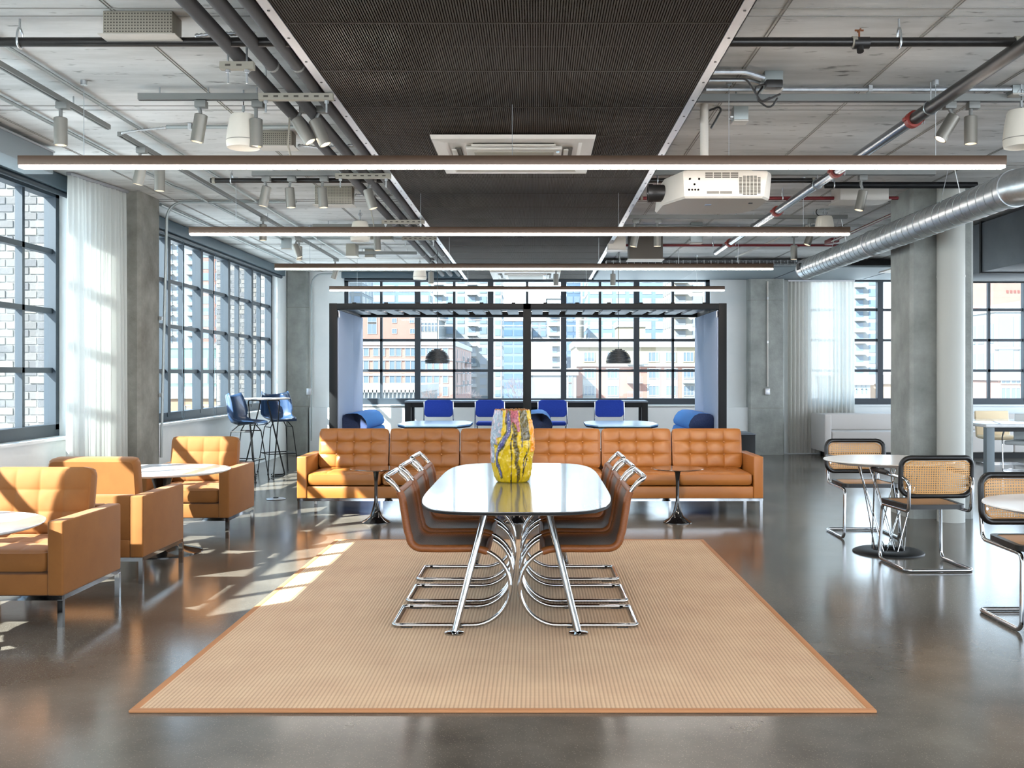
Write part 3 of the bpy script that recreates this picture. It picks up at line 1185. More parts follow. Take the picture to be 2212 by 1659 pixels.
cz = 3.215
conduit('thin grey conduit running along the left of the ceiling past the dark column', [(-3.47, 4.4, cz), (-3.47, 9.7, cz), (-3.40, 10.1, cz), (-3.42, 10.4, cz), (-3.38, 13.6, cz)], clips=((-3.47, 6.5, cz), (-3.47, 8.6, cz), (-3.4, 12, cz)))
conduit('conduit bending down the right side of the dark left column', [(X(640, 10.62), 10.62, cz), (X(344, 10.4), 10.62, cz, .18), (-3.905, 10.62, .55)], r=.015, clips=((-3.905, 10.62, 2.0), (-3.905, 10.62, 1.2)))
conduit('grey conduit close along the tops of the left window behind the column', [(-3.98, 10.8, cz), (-3.95, 17.3, cz)], r=.018)
conduit('conduit crossing the left ceiling behind the near pendant speaker', [(X(360, 7.4), 7.4, cz), (X(700, 7.4), 7.4, cz)], r=.014, clips=((X(412, 7.4), 7.4, cz),))
conduit('slim conduit crossing above the third light bar at left', [(X(655, 13.5), 13.5, cz), (X(960, 13.5), 13.5, cz)], r=.014)
conduit('steel conduit crossing the right ceiling in front of the lamp track', [(X(1525, 6.42), 6.42, cz), (X(2195, 6.42), 6.42, cz)], r=.016, m=M_steel, clips=((X(1878, 6.42), 6.42, cz),))
conduit('upper steel conduit leading to the open junction box at right', [(X(1530, 6.05), 6.05, cz), (X(1610, 6.05), 6.05, cz), (X(1650, 6.1), 6.1, cz - .02)], r=.016, m=M_steel)
conduit('middle steel conduit leading to the open junction box at right', [(X(1520, 6.22), 6.22, cz), (X(1620, 6.22), 6.22, cz), (X(1648, 6.24), 6.24, cz - .02)], r=.014, m=M_steel)
conduit('conduit dropping down the far left corner column', [(X(720, 17.7), 17.88, 3.18), (X(668, 17.7), 17.88, 3.18, .2), (X(668, 17.7), 17.88, .25)], r=.014, clips=())
conduit('pale conduit running down the grey column at far right to a box', [(X(1658, 17.88), 17.88, 3.05), (X(1658, 17.88), 17.88, 1.2)], r=.014, m=M_plast_w, clips=((X(1658, 17.88), 17.88, 2.75), (X(1658, 17.88), 17.88, 1.98)))
conduit('long grey conduit running beside the left lamp track', [(-2.9, 4.4, cz), (-2.9, 15.5, cz)], r=.012)
conduit('dark conduit sagging across the far right ceiling', [(X(1330, 12.2), 12.2, 3.2), (X(1480, 12.2), 12.2, 3.2), (X(1560, 12.2), 12.2, 3.17), (X(1800, 12.2), 12.2, 3.2)], r=.012)
conduit('pale conduit angled upward to a fitting right of the sprinkler main', [(X(1470, 13.8), 13.8, 3.13), (X(1545, 12.6), 12.6, 3.2), (X(1560, 12.4), 12.4, 3.2)], r=.012, m=M_plast_w)
conduit('bright conduit running back above the soffit edge at right', [(X(1590, 15.2), 15.2, 3.17), (X(1760, 11.9), 11.9, 3.19)], r=.013, m=M_plast_w)
conduit('hanging cable looping beside the mesh raft near the first light bar', [(X(627, 6.6), 6.6, 3.16), (X(622, 6.6), 6.6, 2.9), (X(632, 6.55), 6.55, 2.78)], r=.006, m=M_perf, name='hanging_cable')
conduit('hanging cable beside the mesh raft between the first and second light bars', [(X(805, 9.2), 9.2, 3.16), (X(800, 9.3), 9.3, 2.95), (X(808, 9.4), 9.4, 2.78)], r=.006, m=M_perf, name='hanging_cable')

# flexible conduit whips
def flex(label, pts, r=.013):
    q = fillet([p + (.1,) for p in pts], 5)
    # resample
    dens = []
    for a, b in zip(q[:-1], q[1:]):
        k = max(1, int((b - a).length / .011))
        dens += [a + (b - a) * i / k for i in range(k)]
    rad = [r * (1 if i % 2 else .6) for i in range(len(dens))]
    o = MB().tube(dens, rad, 8).build('flexible_conduit', M_steel, ang=180)
    tag(o, label, 'conduit')


flex('springy flexible conduit feeding the second left lamp track', [(X(262, 7.4), 7.4, 3.17), (X(300, 7.4), 7.4, 3.19), (X(362, 7.4), 7.4, 3.21)])
flex('flexible conduit leaving the nearest perforated box at top left', [(X(385, 5.05), 5.3, 3.18), (X(450, 5.05), 5.3, 3.19), (X(520, 5.05), 5.35, 3.21)], .014)
flex('flexible conduit leaving the perforated box behind the near speaker', [(X(640, 7.7), 7.75, 3.16), (X(690, 7.7), 7.75, 3.14), (X(790, 7.7), 7.8, 3.18)], .014)
flex('flexible conduit leaving the perforated box over the three lamp heads', [(X(765, 9.9), 9.95, 3.17), (X(815, 9.9), 9.95, 3.16), (X(865, 9.9), 9.95, 3.18)], .014)

# perforated grey boxes on the ceiling
def perf_box(label, pa, pb, py0, py1, D, depth=.14, name='perforated_box', m=None, holes=True):
    x0, x1 = X(pa, D), X(pb, D)
    z1, z0 = min(Z(py0, D), CEIL - .002), Z(py1, D)
    z0 = max(z0, 2.9)
    root = thing(name, label, 'ceiling box', ((x0 + x1) / 2, D, z0))
    w = (x1 - x0) / 2
    h = CEIL - .001 - z0
    MB().rbox((-w, 0, .004), (w, depth, h), .004).build('casing', m or M_perf, root)
    MB().box((-w - .02, -.015, 0), (w + .02, depth + .02, .005)).build('base_plate', M_plast_w, root)
    if holes:
        mb = MB()
        nx = int(w * 2 / .015)
        for i in range(nx):
            for j in range(max(2, int(h / .015) - 1)):
                mb.box((-w + .008 + i * .015, -.002, .016 + j * .015), (-w + .014 + i * .015, .002, .022 + j * .015))
        stuff(mb.build('perforation', M_vent, root))
    return root


perf_box('perforated grey metal box at top left above the front black pipe', 222, 372, 43, 76, 5.1)
perf_box('perforated grey metal box behind the near left speaker', 562, 630, 293, 316, 7.6)
perf_box('perforated grey metal box above the three lamp heads', 680, 760, 423, 443, 9.85)
perf_box('perforated grey metal box behind the second speaker, below the second light bar', 800, 845, 505, 518, 12.7, .2)
perf_box('small grey box with white base on the far left ceiling', 747, 768, 545, 553, 14.2, .25, holes=False)
perf_box('second small grey box on the far left ceiling', 788, 806, 548, 556, 14.8, .25, holes=False)
perf_box('white metal box on the ceiling left of the big column', 1815, 1920, 400, 432, 9.75, .3, name='white_ceiling_box', m=M_plast_w, holes=False)
perf_box('dark boxed audio unit above the third light bar at right of the mesh raft', 1360, 1432, 530, 560, 13.2, .3, name='ceiling_unit', m=M_vent, holes=False)
perf_box('white boxed sensor beside the right edge of the far mesh raft', 1314, 1352, 520, 540, 13.0, .2, name='ceiling_unit', m=M_plast_w, holes=False)

# steel junction boxes on the right
def jbox(label, px, py, D, w, h, cable=True):
    root = thing('junction_box', label, 'electrical box', (X(px, D), D, Z(py, D)))
    MB().rbox((-w, 0, -h), (w, .1, CEIL - .001 - Z(py, D)), .004).build('box_body', M_grey, root)
    MB().rbox((-w * 1.02, -.004, -h - .012), (w * 1.02, .104, -h), .003).build('cover', M_plast_w, root)
    if cable:
        q = fillet([(-w, .05, -h * .3, 0), (-w - .05, .05, -h - .05, .04), (-w * .2, .05, -h - .12, .04), (w * .6, .05, -h - .05, 0)])
        MB().tube(q, .006, 6).build('black_cable', M_plast_d, root)
    for s_ in (-.5, .5):
        MB().cyl((-w - .02, .05 + s_ * .05, 0), (-w, .05 + s_ * .05, 0), .012, 8).build('connector', M_steel, root)
    return root


jbox('steel junction box with dangling black cables at right of the mesh raft', 1672, 178, 6.1, .055, .03)
jbox('small steel junction box beside the projector pole', 1601, 250, 6.9, .05, .025, False)
jbox('steel junction box above the right far speaker', 1783, 444, 11.2, .055, .02)
jbox('steel junction box on the conduit above the left window end', 617, 531, 13.6, .06, .03, False)
jbox('steel junction box on the ceiling above the sprinkler main', 1505, 520, 12.2, .07, .02, False)
jbox('steel junction box at the right frame edge above the near right speaker', 2205, 190, 6.4, .05, .03, False)
o = thing('black_transformer', 'black power brick with cables hanging under the junction box at right', 'transformer', (X(1671, 6.0), 6.0, 3.13))
MB().rbox((-.05, -.03, -.03), (.05, .03, .02), .008).build('casing', M_plast_d, o)
MB().tube(fillet([(-.05, 0, 0, 0), (-.12, 0, -.02, .03), (-.08, 0, -.11, .03), (-.02, 0, -.08, 0)]), .005, 6).build('cable', M_plast_d, o)
MB().tube(fillet([(-.38, 0, .03, 0), (-.16, 0, .03, .05), (-.07, 0, -.11, .03), (.04, 0, -.06, 0)]), .006, 6).build('cable', M_plast_d, o)
for lab, px, py, D in (('small white junction box at the foot of the far right column conduit', 1658, 846, 17.86),
                       ('small steel switch box on the far left column conduit', 667, 846, 17.86)):
    o = thing('wall_box', lab, 'electrical box', (X(px, D), D, Z(py, D)))
    MB().rbox((-.045, 0, -.06), (.045, .05, .06), .006).build('box_body', M_plast_w, o)
    MB().rbox((-.04, -.006, -.055), (.04, .0, .055), .003).build('cover_plate', M_alu, o)

# lamp tracks
def track(label, p, q, w=.036, h=.032):
    p, q = Vector(p), Vector(q)
    c = (p + q) / 2
    root = thing('lamp_track', label, 'lamp track', c)
    a, b = p - c, q - c
    MB().bar(a, b, w, h).build('track_body', M_track, root)
    dn = Vector((0, 0, -h / 2 - .001))
    MB().bar(a + dn, b + dn, .010, .003).build('track_slot', M_plast_d, root)
    d = (b - a)
    for t in (.15, .5, .85):
        v = a + d * t
        MB().cyl((v.x, v.y, v.z + h / 2), (v.x, v.y, CEIL - c.z), .005, 6).build('track_hanger', M_steel, root)
    return root


TZ = 3.17
track('long grey lamp track running away at top left, nearest', (-3.03, 3.6, TZ), (-3.03, 7.22, TZ))
track('grey lamp track running away along the left ceiling, farther one', (-3.03, 7.42, TZ), (-3.03, 15.6, TZ))
track('grey cross track in front of the near left speaker', (X(300, 6.47), 6.47, TZ + .01), (X(600, 6.47), 6.47, TZ + .01), .045, .04)
track('grey cross track just under the first light bar at left', (X(545, 8.95), 8.95, TZ + .01), (X(848, 8.95), 8.95, TZ + .01), .045, .04)
track('grey cross track above the second light bar at left', (X(676, 12.1), 12.1, TZ + .01), (X(900, 12.1), 12.1, TZ + .01), .045, .04)
track('grey cross track at right under the steel conduit', (X(1480, 6.5), 6.5, TZ + .01), (X(2215, 6.5), 6.5, TZ + .01), .05, .045)
track('grey cross track at right behind the projector', (X(1400, 8.9), 8.9, TZ + .01), (X(2020, 8.9), 8.9, TZ + .01), .045, .04)
track('grey cross track above the second light bar at right', (X(1350, 11.4), 11.4, TZ + .01), (X(1830, 11.4), 11.4, TZ + .01), .045, .04)
track('grey cross track at the far left ceiling near the window wall', (X(762, 14.8), 14.8, TZ + .01), (X(900, 14.8), 14.8, TZ + .01), .045, .04)


# track lamp heads: tilt_x leans the beam sideways, tilt_y towards or away
def head(label, px, D, zc, tx=0.0, ty=0.0, on=True, zt=TZ, x=None):
    x = X(px, D) if x is None else x
    root = thing('track_lamp', label, 'lamp', (x, D, zc), group=None)
    Mr = Matrix.Rotation(tx, 4, 'Y') @ Matrix.Rotation(ty, 4, 'X')
    r, hh = .041, .088
    mb = MB()
    prof = [(.0, hh), (r - .006, hh), (r, hh - .004), (r, -hh), (r - .006, -hh), (r - .008, -hh + .02), (0, -hh + .02)]
    mb.lathe(prof[::-1], 24, Mr, caps=False)
    mb.build('lamp_body', M_head, root)
    MB().lathe([(0, -hh + .021), (r - .0075, -hh + .018)][::-1], 20, Mr, caps=False).build('lamp_lens', M_lampglow if on else M_plast_w, root)
    top = Mr @ Vector((0, 0, hh - .01))
    zt_ = zt - zc
    MB().tube([top, (top.x * .4, top.y * .4, hh + .03), (0, 0, hh + .045), (0, 0, zt_ - .05)], .012, 10).build('stem', M_track, root)
    MB().rbox((-.022, -.03, zt_ - .06), (.05, .03, zt_ - .016), .004).build('track_adapter', M_track, root)
    return root


def zc_(py, D): return Z(py, D)


head('grey track lamp hanging straight on the nearest left track', 131, 6.5, zc_(284, 6.5))
head('grey track lamp tilted slightly, left of the near pendant speaker', 430, 6.47, zc_(277, 6.47), .16)
head('grey track lamp half hidden behind the near left speaker', 553, 6.47, zc_(287, 6.47))
lamp_l = head('grey track lamp tilted steeply among the three pipes, left of a pair', 655, 6.6, zc_(282, 6.6), -.55)
head('grey track lamp tilted steeply among the three pipes, right of a pair', 691, 6.6, zc_(286, 6.6), -.42)
head('grey track lamp tilted, left of a pair just under the first light bar', 292, 7.8, zc_(374, 7.8), .22, x=-3.03)
head('grey track lamp straight, right of a pair just under the first light bar', 345, 8.2, zc_(389, 8.2))
head('tilted grey track lamp, leftmost of three under the first light bar', 572, 8.95, zc_(424, 8.95), .2)
head('grey track lamp, middle of three under the first light bar', 627, 8.95, zc_(427, 8.95), -.08)
head('grey track lamp, rightmost of three under the first light bar', 697, 8.95, zc_(427, 8.95), -.08)
head('grey track lamp tilted in front of the insulated pipes below the first light bar', 800, 8.95, zc_(430, 8.95), -.3)
head('grey track lamp showing below the left part of the second light bar', 568, 11.27, zc_(502, 11.27))
head('tilted glowing track lamp above the left end of the third light bar', 642, 12.9, zc_(542, 12.9), -.35)
head('grey track lamp close behind the glowing one above the third light bar', 646, 13.1, zc_(547, 13.1))
head('tilted track lamp below the left end of the third light bar', 724, 15.3, zc_(590, 15.3), .3)
head('grey track lamp below the second light bar beside the second speaker', 815, 12.1, zc_(525, 12.1), -.06)
head('small track lamp in front of the far window by the third speaker', 931, 15.2, zc_(600, 15.2))
lamp_r = head('bright tilted track lamp at upper right by the sprinkler main', 2046, 6.5, zc_(276, 6.5), .55)
head('grey track lamp hanging straight at upper right', 2097, 6.5, zc_(281, 6.5))
head('tilted grey track lamp in front of the white ceiling box', 1860, 8.9, zc_(433, 8.9), .22)
head('tilted track lamp just below the second light bar, right of the mesh raft', 1371, 11.4, zc_(516, 11.4), .2)
head('straight track lamp just below the second light bar, right of the mesh raft', 1420, 11.4, zc_(515, 11.4))
head('glowing track lamp below the right end of the second light bar', 1749, 11.4, zc_(513, 11.4), .35)
head('grey track lamp above the end of the spiral duct', 1715, 12.6, zc_(545, 12.6))
head('small lamp head hanging in front of the far window, right of the booth post', 1201, 15.6, zc_(604, 15.6))
head('small lamp head hanging in front of the far window, farther right', 1324, 15.6, zc_(604, 15.6))


# the beams of two of the track lamps, which light the sofa
for lamp, aim in ((lamp_l, (1.5, 10.35, .45)), (lamp_r, (1.2, 10.35, .45))):
    ld = bpy.data.lights.new('lamp_beam', 'SPOT')
    ld.energy = 110
    ld.color = (1.0, .84, .66)
    ld.spot_size = math.radians(34)
    ld.spot_blend = .35
    ld.shadow_soft_size = .03
    lo = bpy.data.objects.new('lamp_beam', ld)
    COL.objects.link(lo)
    lo.parent = lamp
    d_ = Vector(aim) - lamp.location
    lo.location = d_.normalized() * .13
    lo.rotation_euler = d_.to_track_quat('-Z', 'Y').to_euler()

# pendant speakers
def speaker(label, px, D, py_top, py_bot):
    zb, zt = Z(py_bot, D), Z(py_top, D)
    h = zt - zb
    root = thing('pendant_speaker', label, 'speaker', (X(px, D), D, zb))
    r = .108
    MB().lathe([(0, .012), (r * .86, .006), (r * .94, .0), (r * .99, .02), (r, h * .22), (r * .93, h * .55), (r * .80, h * .9), (r * .72, h * .985), (r * .60, h), (0, h)], 32).build('speaker_body', M_speaker, root)
    MB().lathe([(r * 1.004, h * .20), (r * 1.008, h * .21), (r * 1.004, h * .225)], 32, caps=False).build('bezel_ring', M_perf, root)
    top = CEIL - zb
    MB().cyl((0, 0, h), (0, 0, top - .03), .003, 6).build('cable', M_plast_d, root)
    mb = MB().tube([(.02 * math.cos(t), 0, top - .05 + .02 * math.sin(t)) for t in [2 * PI * k / 14 for k in range(14)]], .004, 6, True)
    mb.cyl((0, 0, top - .03), (0, 0, top), .006, 6)
    mb.build('eye_hook', M_steel, root)
    MB().cyl((0, 0, h + .02), (0, 0, h + .06), .009, 8).build('turnbuckle', M_steel, root)
    return root


speaker('white pendant speaker hanging at left, nearest', 526, 6.53, 248, 320)
speaker('white pendant speaker behind the second light bar at left', 778, 11.3, 478, 521)
speaker('white pendant speaker hanging in front of the far window by the third light bar', 907, 16.2, 577, 604)
speaker('white pendant speaker behind the second light bar at right', 1781, 11.2, 467, 508)
speaker('white pendant speaker cut off at the right picture edge', 2206, 6.4, 238, 318)

# projector
pj = thing('projector', 'large white ceiling projector with black lens on a pole', 'projector', (X(1548, 6.75), 6.6, 2.56))
W_ = .335
hs = []
# body: outline seen from below, sides rounded
mb = MB()
poly_b = [(-W_ + .10, .0), (W_ - .06, .0), (W_, .06), (W_, .30), (W_ - .06, .42), (W_ - .16, .46), (-W_ - .0, .46), (-W_ - .02, .42), (-W_ - .015, .2)]
poly_t = [(-W_ + .09, .0), (W_ - .03, .0), (W_ + .01, .05), (W_ + .01, .32), (W_ - .05, .44), (W_ - .15, .48), (-W_ + .0, .48), (-W_ - .0, .44), (-W_ + .0, .2)]
poly_b = [(x, y * 1.45) for x, y in poly_b]
poly_t = [(x, y * 1.45) for x, y in poly_t]
n_ = len(poly_b)
rows = []
for z, pl_, s_ in ((0, poly_b, .97), (.012, poly_b, 1.0), (.16, poly_t, 1.0), (.178, poly_t, .98)):
    cx, cy2 = 0, .33
    rows.append([(cx + (x - cx) * s_, cy2 + (y - cy2) * s_, z) for x, y in pl_] + [(cx + (pl_[0][0] - cx) * s_, cy2 + (pl_[0][1] - cy2) * s_, z)])
mb.grid(rows)
mb.add([r[:3] for r in rows[0][:-1]], [tuple(range(n_))[::-1]])
mb.add([r[:3] for r in rows[-1][:-1]], [tuple(range(n_))])
mb.build('body', M_plast_w, pj, ang=35)
MB().rbox((-W_ + .12, .04, .175), (W_ - .12, .60, .215), .012).build('base_block', M_perf, pj)
g = MB()
for i in range(4):
    for j in range(3):
        g.box((-.10 + i * .055, -.004, .132 + j * .013), (-.10 + i * .055 + .048, .004, .132 + j * .013 + .007))
stuff(g.build('upper_vent', M_vent, pj))
g = MB()
for i in range(6):
    for j in range(14):
        if (i in (0, 5)) and (j in (0, 13)):
            continue
        g.box((.12 + i * .024, -.006, .022 + j * .009), (.12 + i * .024 + .017, .004, .022 + j * .009 + .005))
stuff(g.build('side_vent', M_vent, pj))
g = MB()
for i in range(2):
    for j in range(2):
        g.box((-.09 + i * .085, -.004, .03 + j * .008), (-.09 + i * .085 + .078, .004, .03 + j * .008 + .005))
stuff(g.build('lower_vent', M_vent, pj))
for (bx_, bz_) in ((-.20, .125), (-.14, .125), (-.205, .055), (-.185, .055), (-.165, .055), (-.145, .055), (-.17, .09)):
    MB().lathe([(.009, -.004), (.007, .0)], 12, Matrix.Translation((bx_, .0, bz_)) @ Matrix.Rotation(PI / 2, 4, 'X')).build('button', M_perf, pj)
lens = MB()
Ml = Matrix.Translation((-W_ - .0, .30, .085)) @ Matrix.Rotation(-PI / 2, 4, 'Y')
lens.lathe([(.058, -.02), (.058, .07), (.062, .075), (.062, .105), (.05, .105), (.045, .08), (0, .078)], 28, Ml, caps=False)
lens.build('lens', M_plast_d, pj)
MB().box((-.06, .24, -.003), (-.02, .28, .001)).build('sticker', M_lilac, pj)
MB().box((.22, .18, -.004), (.245, .20, .001)).build('latch', M_plast_d, pj)
MB().cyl((-.07, .22, .2), (-.07, .22, CEIL - 2.56), .028, 16).build('mount_pole', M_plast_w, pj)
MB().lathe([(.07, CEIL - 2.575), (.07, CEIL - 2.56)], 20, Matrix.Translation((-.07, .22, 0))).build('ceiling_flange', M_plast_w, pj)
MB().tube(fillet([(-.04, .2, .62, 0), (.06, .2, .66, .03), (.0, .2, .55, .03), (-.03, .2, .5, 0)]), .007, 6).build('black_cable', M_plast_d, pj)

# wire cable tray over the third light bar
ct = thing('wire_cable_tray', 'wire basket cable tray across the far right ceiling', 'cable tray', (X(1310, 14.6), 14.6, 3.0))
Lc = X(1760, 14.6) - X(1310, 14.6)
mb = MB()
for yy in (0, .1, .2):
    for zz in ((0,) if yy == .1 else (0, .05)):
        mb.cyl((0, yy, zz), (Lc, yy, zz), .003, 5)
for k in range(int(Lc / .1) + 1):
    x = k * .1
    mb.tube([(x, 0, .06), (x, 0, 0), (x, .2, 0), (x, .2, .06)], .0025, 5)
stuff(mb.build('wire_basket', M_steel, ct))
for k in range(4):
    x = .2 + k * .85
    MB().cyl((x, .1, 0), (x, .1, .23), .005, 6).build('threaded_rod', M_steel, ct)
MB().tube([(0, .05, .012), (1.0, .12, .02), (2.0, .07, .014), (Lc, .1, .02)], .014, 8).build('cable_bundle', M_plast_d, ct)

# big vertical pipe in front of the right column
vp = thing('vertical_pipe', 'thick pale grey vertical pipe in front of the big right column', 'pipe', (X(2056, 9.8), 9.82, 0))
MB().lathe([(.128, 0), (.128, CEIL)], 36).build('pipe_body', M_greypaint, vp)
MB().lathe([(.131, 2.35), (.131, 2.37)], 36).build('pipe_joint', M_greypaint, vp)
MB().lathe([(.131, .28), (.131, .36)], 36).build('base_sleeve', M_greypaint, vp)
o = thing('floor_outlet', 'small round metal floor box on the floor in front of the bar table', 'floor box', (X(596, 11.55), 11.55, 0))
MB().lathe([(.105, 0), (.108, .006), (.095, .014), (.0, .016)], 28).build('cover', M_alu, o)
MB().lathe([(.03, .014), (.03, .024), (0, .026)], 14).build('knob', M_blackmat, o)

# ------------------------------------------------------------------ furniture
# rug
RX0, RX1, RY0, RY1 = X(277, 4.262), X(1895, 4.262), 4.262, 8.68
rug = thing('area_rug', 'large beige ribbed rug with a brown bound edge under the dining table', 'rug', ((RX0 + RX1) / 2, RY0, 0))
rw = (RX1 - RX0) / 2
MB().box((-rw + .03, .03, 0), (rw - .03, RY1 - RY0 - .03, .010)).build('rug_field', M_rug, rug)
mb = MB()
for a, b in (((-rw, 0), (rw, .034)), ((-rw, RY1 - RY0 - .034), (rw, RY1 - RY0)), ((-rw, .034), (-rw + .034, RY1 - RY0 - .034)), ((rw - .034, .034), (rw, RY1 - RY0 - .034))):
    mb.rbox((a[0], a[1], 0), (b[0], b[1], .0125), .004)
mb.build('binding', M_rugedge, rug)

# dining table
TX, TY0, TY1, TZT = -.105, 5.09, 7.90, .73
dt = thing('dining_table', 'long black topped dining table with rounded ends and chrome legs', 'table', (TX, (TY0 + TY1) / 2, .01))
hl, hw = (TY1 - TY0) / 2, .535
outl = []
for k in range(96):
    t = 2 * PI * k / 96
    c, s_ = math.cos(t), math.sin(t)
    e = 2 / 4.6
    outl.append((hw * math.copysign(abs(c) ** e, c), hl * math.copysign(abs(s_) ** e, s_)))
mb = MB()
rows = []
for z, sc in ((-.022, .955), (-.008, .996), (-.003, 1.0), (0, .997)):
    rows.append([(x * sc, y * (1 - (1 - sc) * .4), TZT - .01 + z) for x, y in outl + outl[:1]])
mb.grid(rows)
mb.add(rows[-1][:-1], [tuple(range(96))])
mb.add(rows[0][:-1], [tuple(range(96))[::-1]])
mb.build('tabletop', M_tabletop, dt, ang=25)
mb = MB()
mb.grid([[(x * k, y * k, TZT - .01 + z) for x, y in outl + outl[:1]] for z, k in ((-.020, .985), (-.016, 1.003), (-.006, 1.004), (-.002, .998))])
mb.build('edge_band', M_blackmat, dt)
for sx in (-1, 1):
    for sy in (-1, 1):
        ty_, fy = sy * (hl - .62), sy * (hl - .44)
        MB().tube([(sx * .165, ty_, .695), (sx * .335, fy, .012)], .0195, 16).build('leg', M_chrome, dt)
        f = MB().lathe([(.052, 0), (.052, .008), (.02, .012), (.0, .012)], 20, Matrix.Translation((sx * .337, fy, 0)))
        f.build('foot_disc', M_chrome, dt)
for sy in (-1, 1):
    MB().tube([(-.17, sy * (hl - .62), .685), (.17, sy * (hl - .62), .685)], .018, 12).build('cross_rail', M_chrome, dt)
MB().box((-.04, -hl + .6, .67), (.04, hl - .6, .70)).build('underframe_beam', M_blackmat, dt)

# rattan cantilever chairs
def rattan_chair(label, loc, rz):
    root = thing('rattan_cantilever_chair', label, 'chair', loc, rz, 'rattan chairs at the dining table')
    hw = .232
    U = lambda u: .345 - u
    side = []                       # profile from the top loop to the floor rail end: (u, z)
    side += [(.645, .785), (.622, .755), (.606, .715), (.598, .66)]
    side += [(.578, .535)]
    for k in range(0, 7):           # seat / back corner
        a = PI / 2 * k / 6
        side.append((.50 + .068 * math.cos(a), .508 - .068 * math.sin(a)))
    side += [(.35, .438), (.22, .44)]
    for k in range(1, 20):
        a = PI / 2 - PI * k / 20
        side.append((.22 - .214 * math.cos(a), .226 + .214 * math.sin(a)))
    side += [(.22, .0125), (.62, .0125)]
    L = [(U(u), -hw, z) for u, z in side]
    Rr = [(U(u), hw, z) for u, z in side]
    base = fillet([(U(.60), -hw, .0125, 0), (U(.66), -hw, .0125, .055), (U(.66), hw, .0125, .055), (U(.60), hw, .0125, 0)])
    top = fillet([(U(.66), hw, .80, 0), (U(.70), hw, .835, .05), (U(.70), -hw, .835, .05), (U(.66), -hw, .80, 0)])
    path_ = L + list(base) + Rr[::-1] + list(top)
    MB().tube(path_, [.0125] * (len(path_) - len(top)) + [.0155] * len(top), 10, True).build('tube_frame', M_chrome, root, ang=60)
    # woven sling
    prof = [(.145, .4275)] + [(.22, .442)] + side[11:12] + side[4:11][::-1][0:0]
    # build the sling line from front to top
    line = [(.135, .422), (.17, .433), (.22, .440), (.30, .439), (.40, .438)] + side[5:12][::-1] + [(.578, .535), (.598, .66), (.606, .715), (.622, .755)]
    seen, ln = set(), []
    for p in line:
        ln.append(p)
    cum = [0]
    for a, b in zip(ln[:-1], ln[1:]):
        cum.append(cum[-1] + math.hypot(b[0] - a[0], b[1] - a[1]))
    N = 12
    P, Q = [], []
    for i, (u, z) in enumerate(ln):
        a = ln[max(0, i - 1)]
        b = ln[min(len(ln) - 1, i + 1)]
        tx, tz = b[0] - a[0], b[1] - a[1]
        l_ = math.hypot(tx, tz)
        nx, nz = -tz / l_, tx / l_           # towards the sitter
        row, row2 = [], []
        for j in range(N + 1):
            y = -hw + 2 * hw * j / N
            t = 2 * j / N - 1
            sag = -.016 * (1 - t * t) + .011
            row.append((U(u + nx * sag), y, z + nz * sag))
            row2.append((U(u + nx * (sag - .009)), y, z + nz * (sag - .009)))
        P.append(row)
        Q.append(row2)
    mb = MB().grid(P)
    mb.grid([r[::-1] for r in Q])
    for k in (0, -1):
        mb.grid([P[k], Q[k]])
    o = mb.build('woven_sling', M_weave, root, ang=70)
    me = o.data
    uvl = me.uv_layers.new(name='UVMap')
    npt = len(ln) * (N + 1)
    for lp in me.loops:
        vi = lp.vertex_index
        if vi < 2 * npt:
            r_, j = divmod(vi % npt, N + 1)
            if vi >= npt:
                j = N - j
            uvl.data[lp.index].uv = (cum[r_] / cum[-1], j / N)
    # bound edges
    for s_ in (-1, 1):
        pts = [(U(u), s_ * hw, z) for u, z in ln]
        MB().tube(pts, .0215, 10).build('wrapped_edge', M_brown, root, ang=60)
    for (u, z) in (ln[0], ln[-1]):
        MB().tube([(U(u), -hw - .008, z), (U(u), hw + .008, z)], .016, 10).build('wrapped_end', M_brown, root)
    for (u, yy) in ((.30, -hw), (.30, hw), (.58, hw), (.58, -hw)):
        MB().box((U(u) - .03, yy - .01, 0), (U(u) + .03, yy + .01, .005)).build('glide', M_plast_d, root)
    return root


rc = rattan_chair('rattan chair nearest the camera on the left side of the dining table', (-.479, 5.895, .0115), 0)
for lab, loc, rz in (('rattan chair in the middle of the left side of the dining table', (-.477, 6.50, .0115), 0),
                     ('rattan chair farthest from the camera on the left side of the dining table', (-.49, 7.16, .0115), 0),
                     ('rattan chair nearest the camera on the right side of the dining table', (.249, 5.895, .0115), PI),
                     ('rattan chair in the middle of the right side of the dining table', (.247, 6.50, .0115), PI),
                     ('rattan chair farthest from the camera on the right side of the dining table', (.245, 7.16, .0115), PI)):
    copy_tree(rc, None, lab, loc, rz)

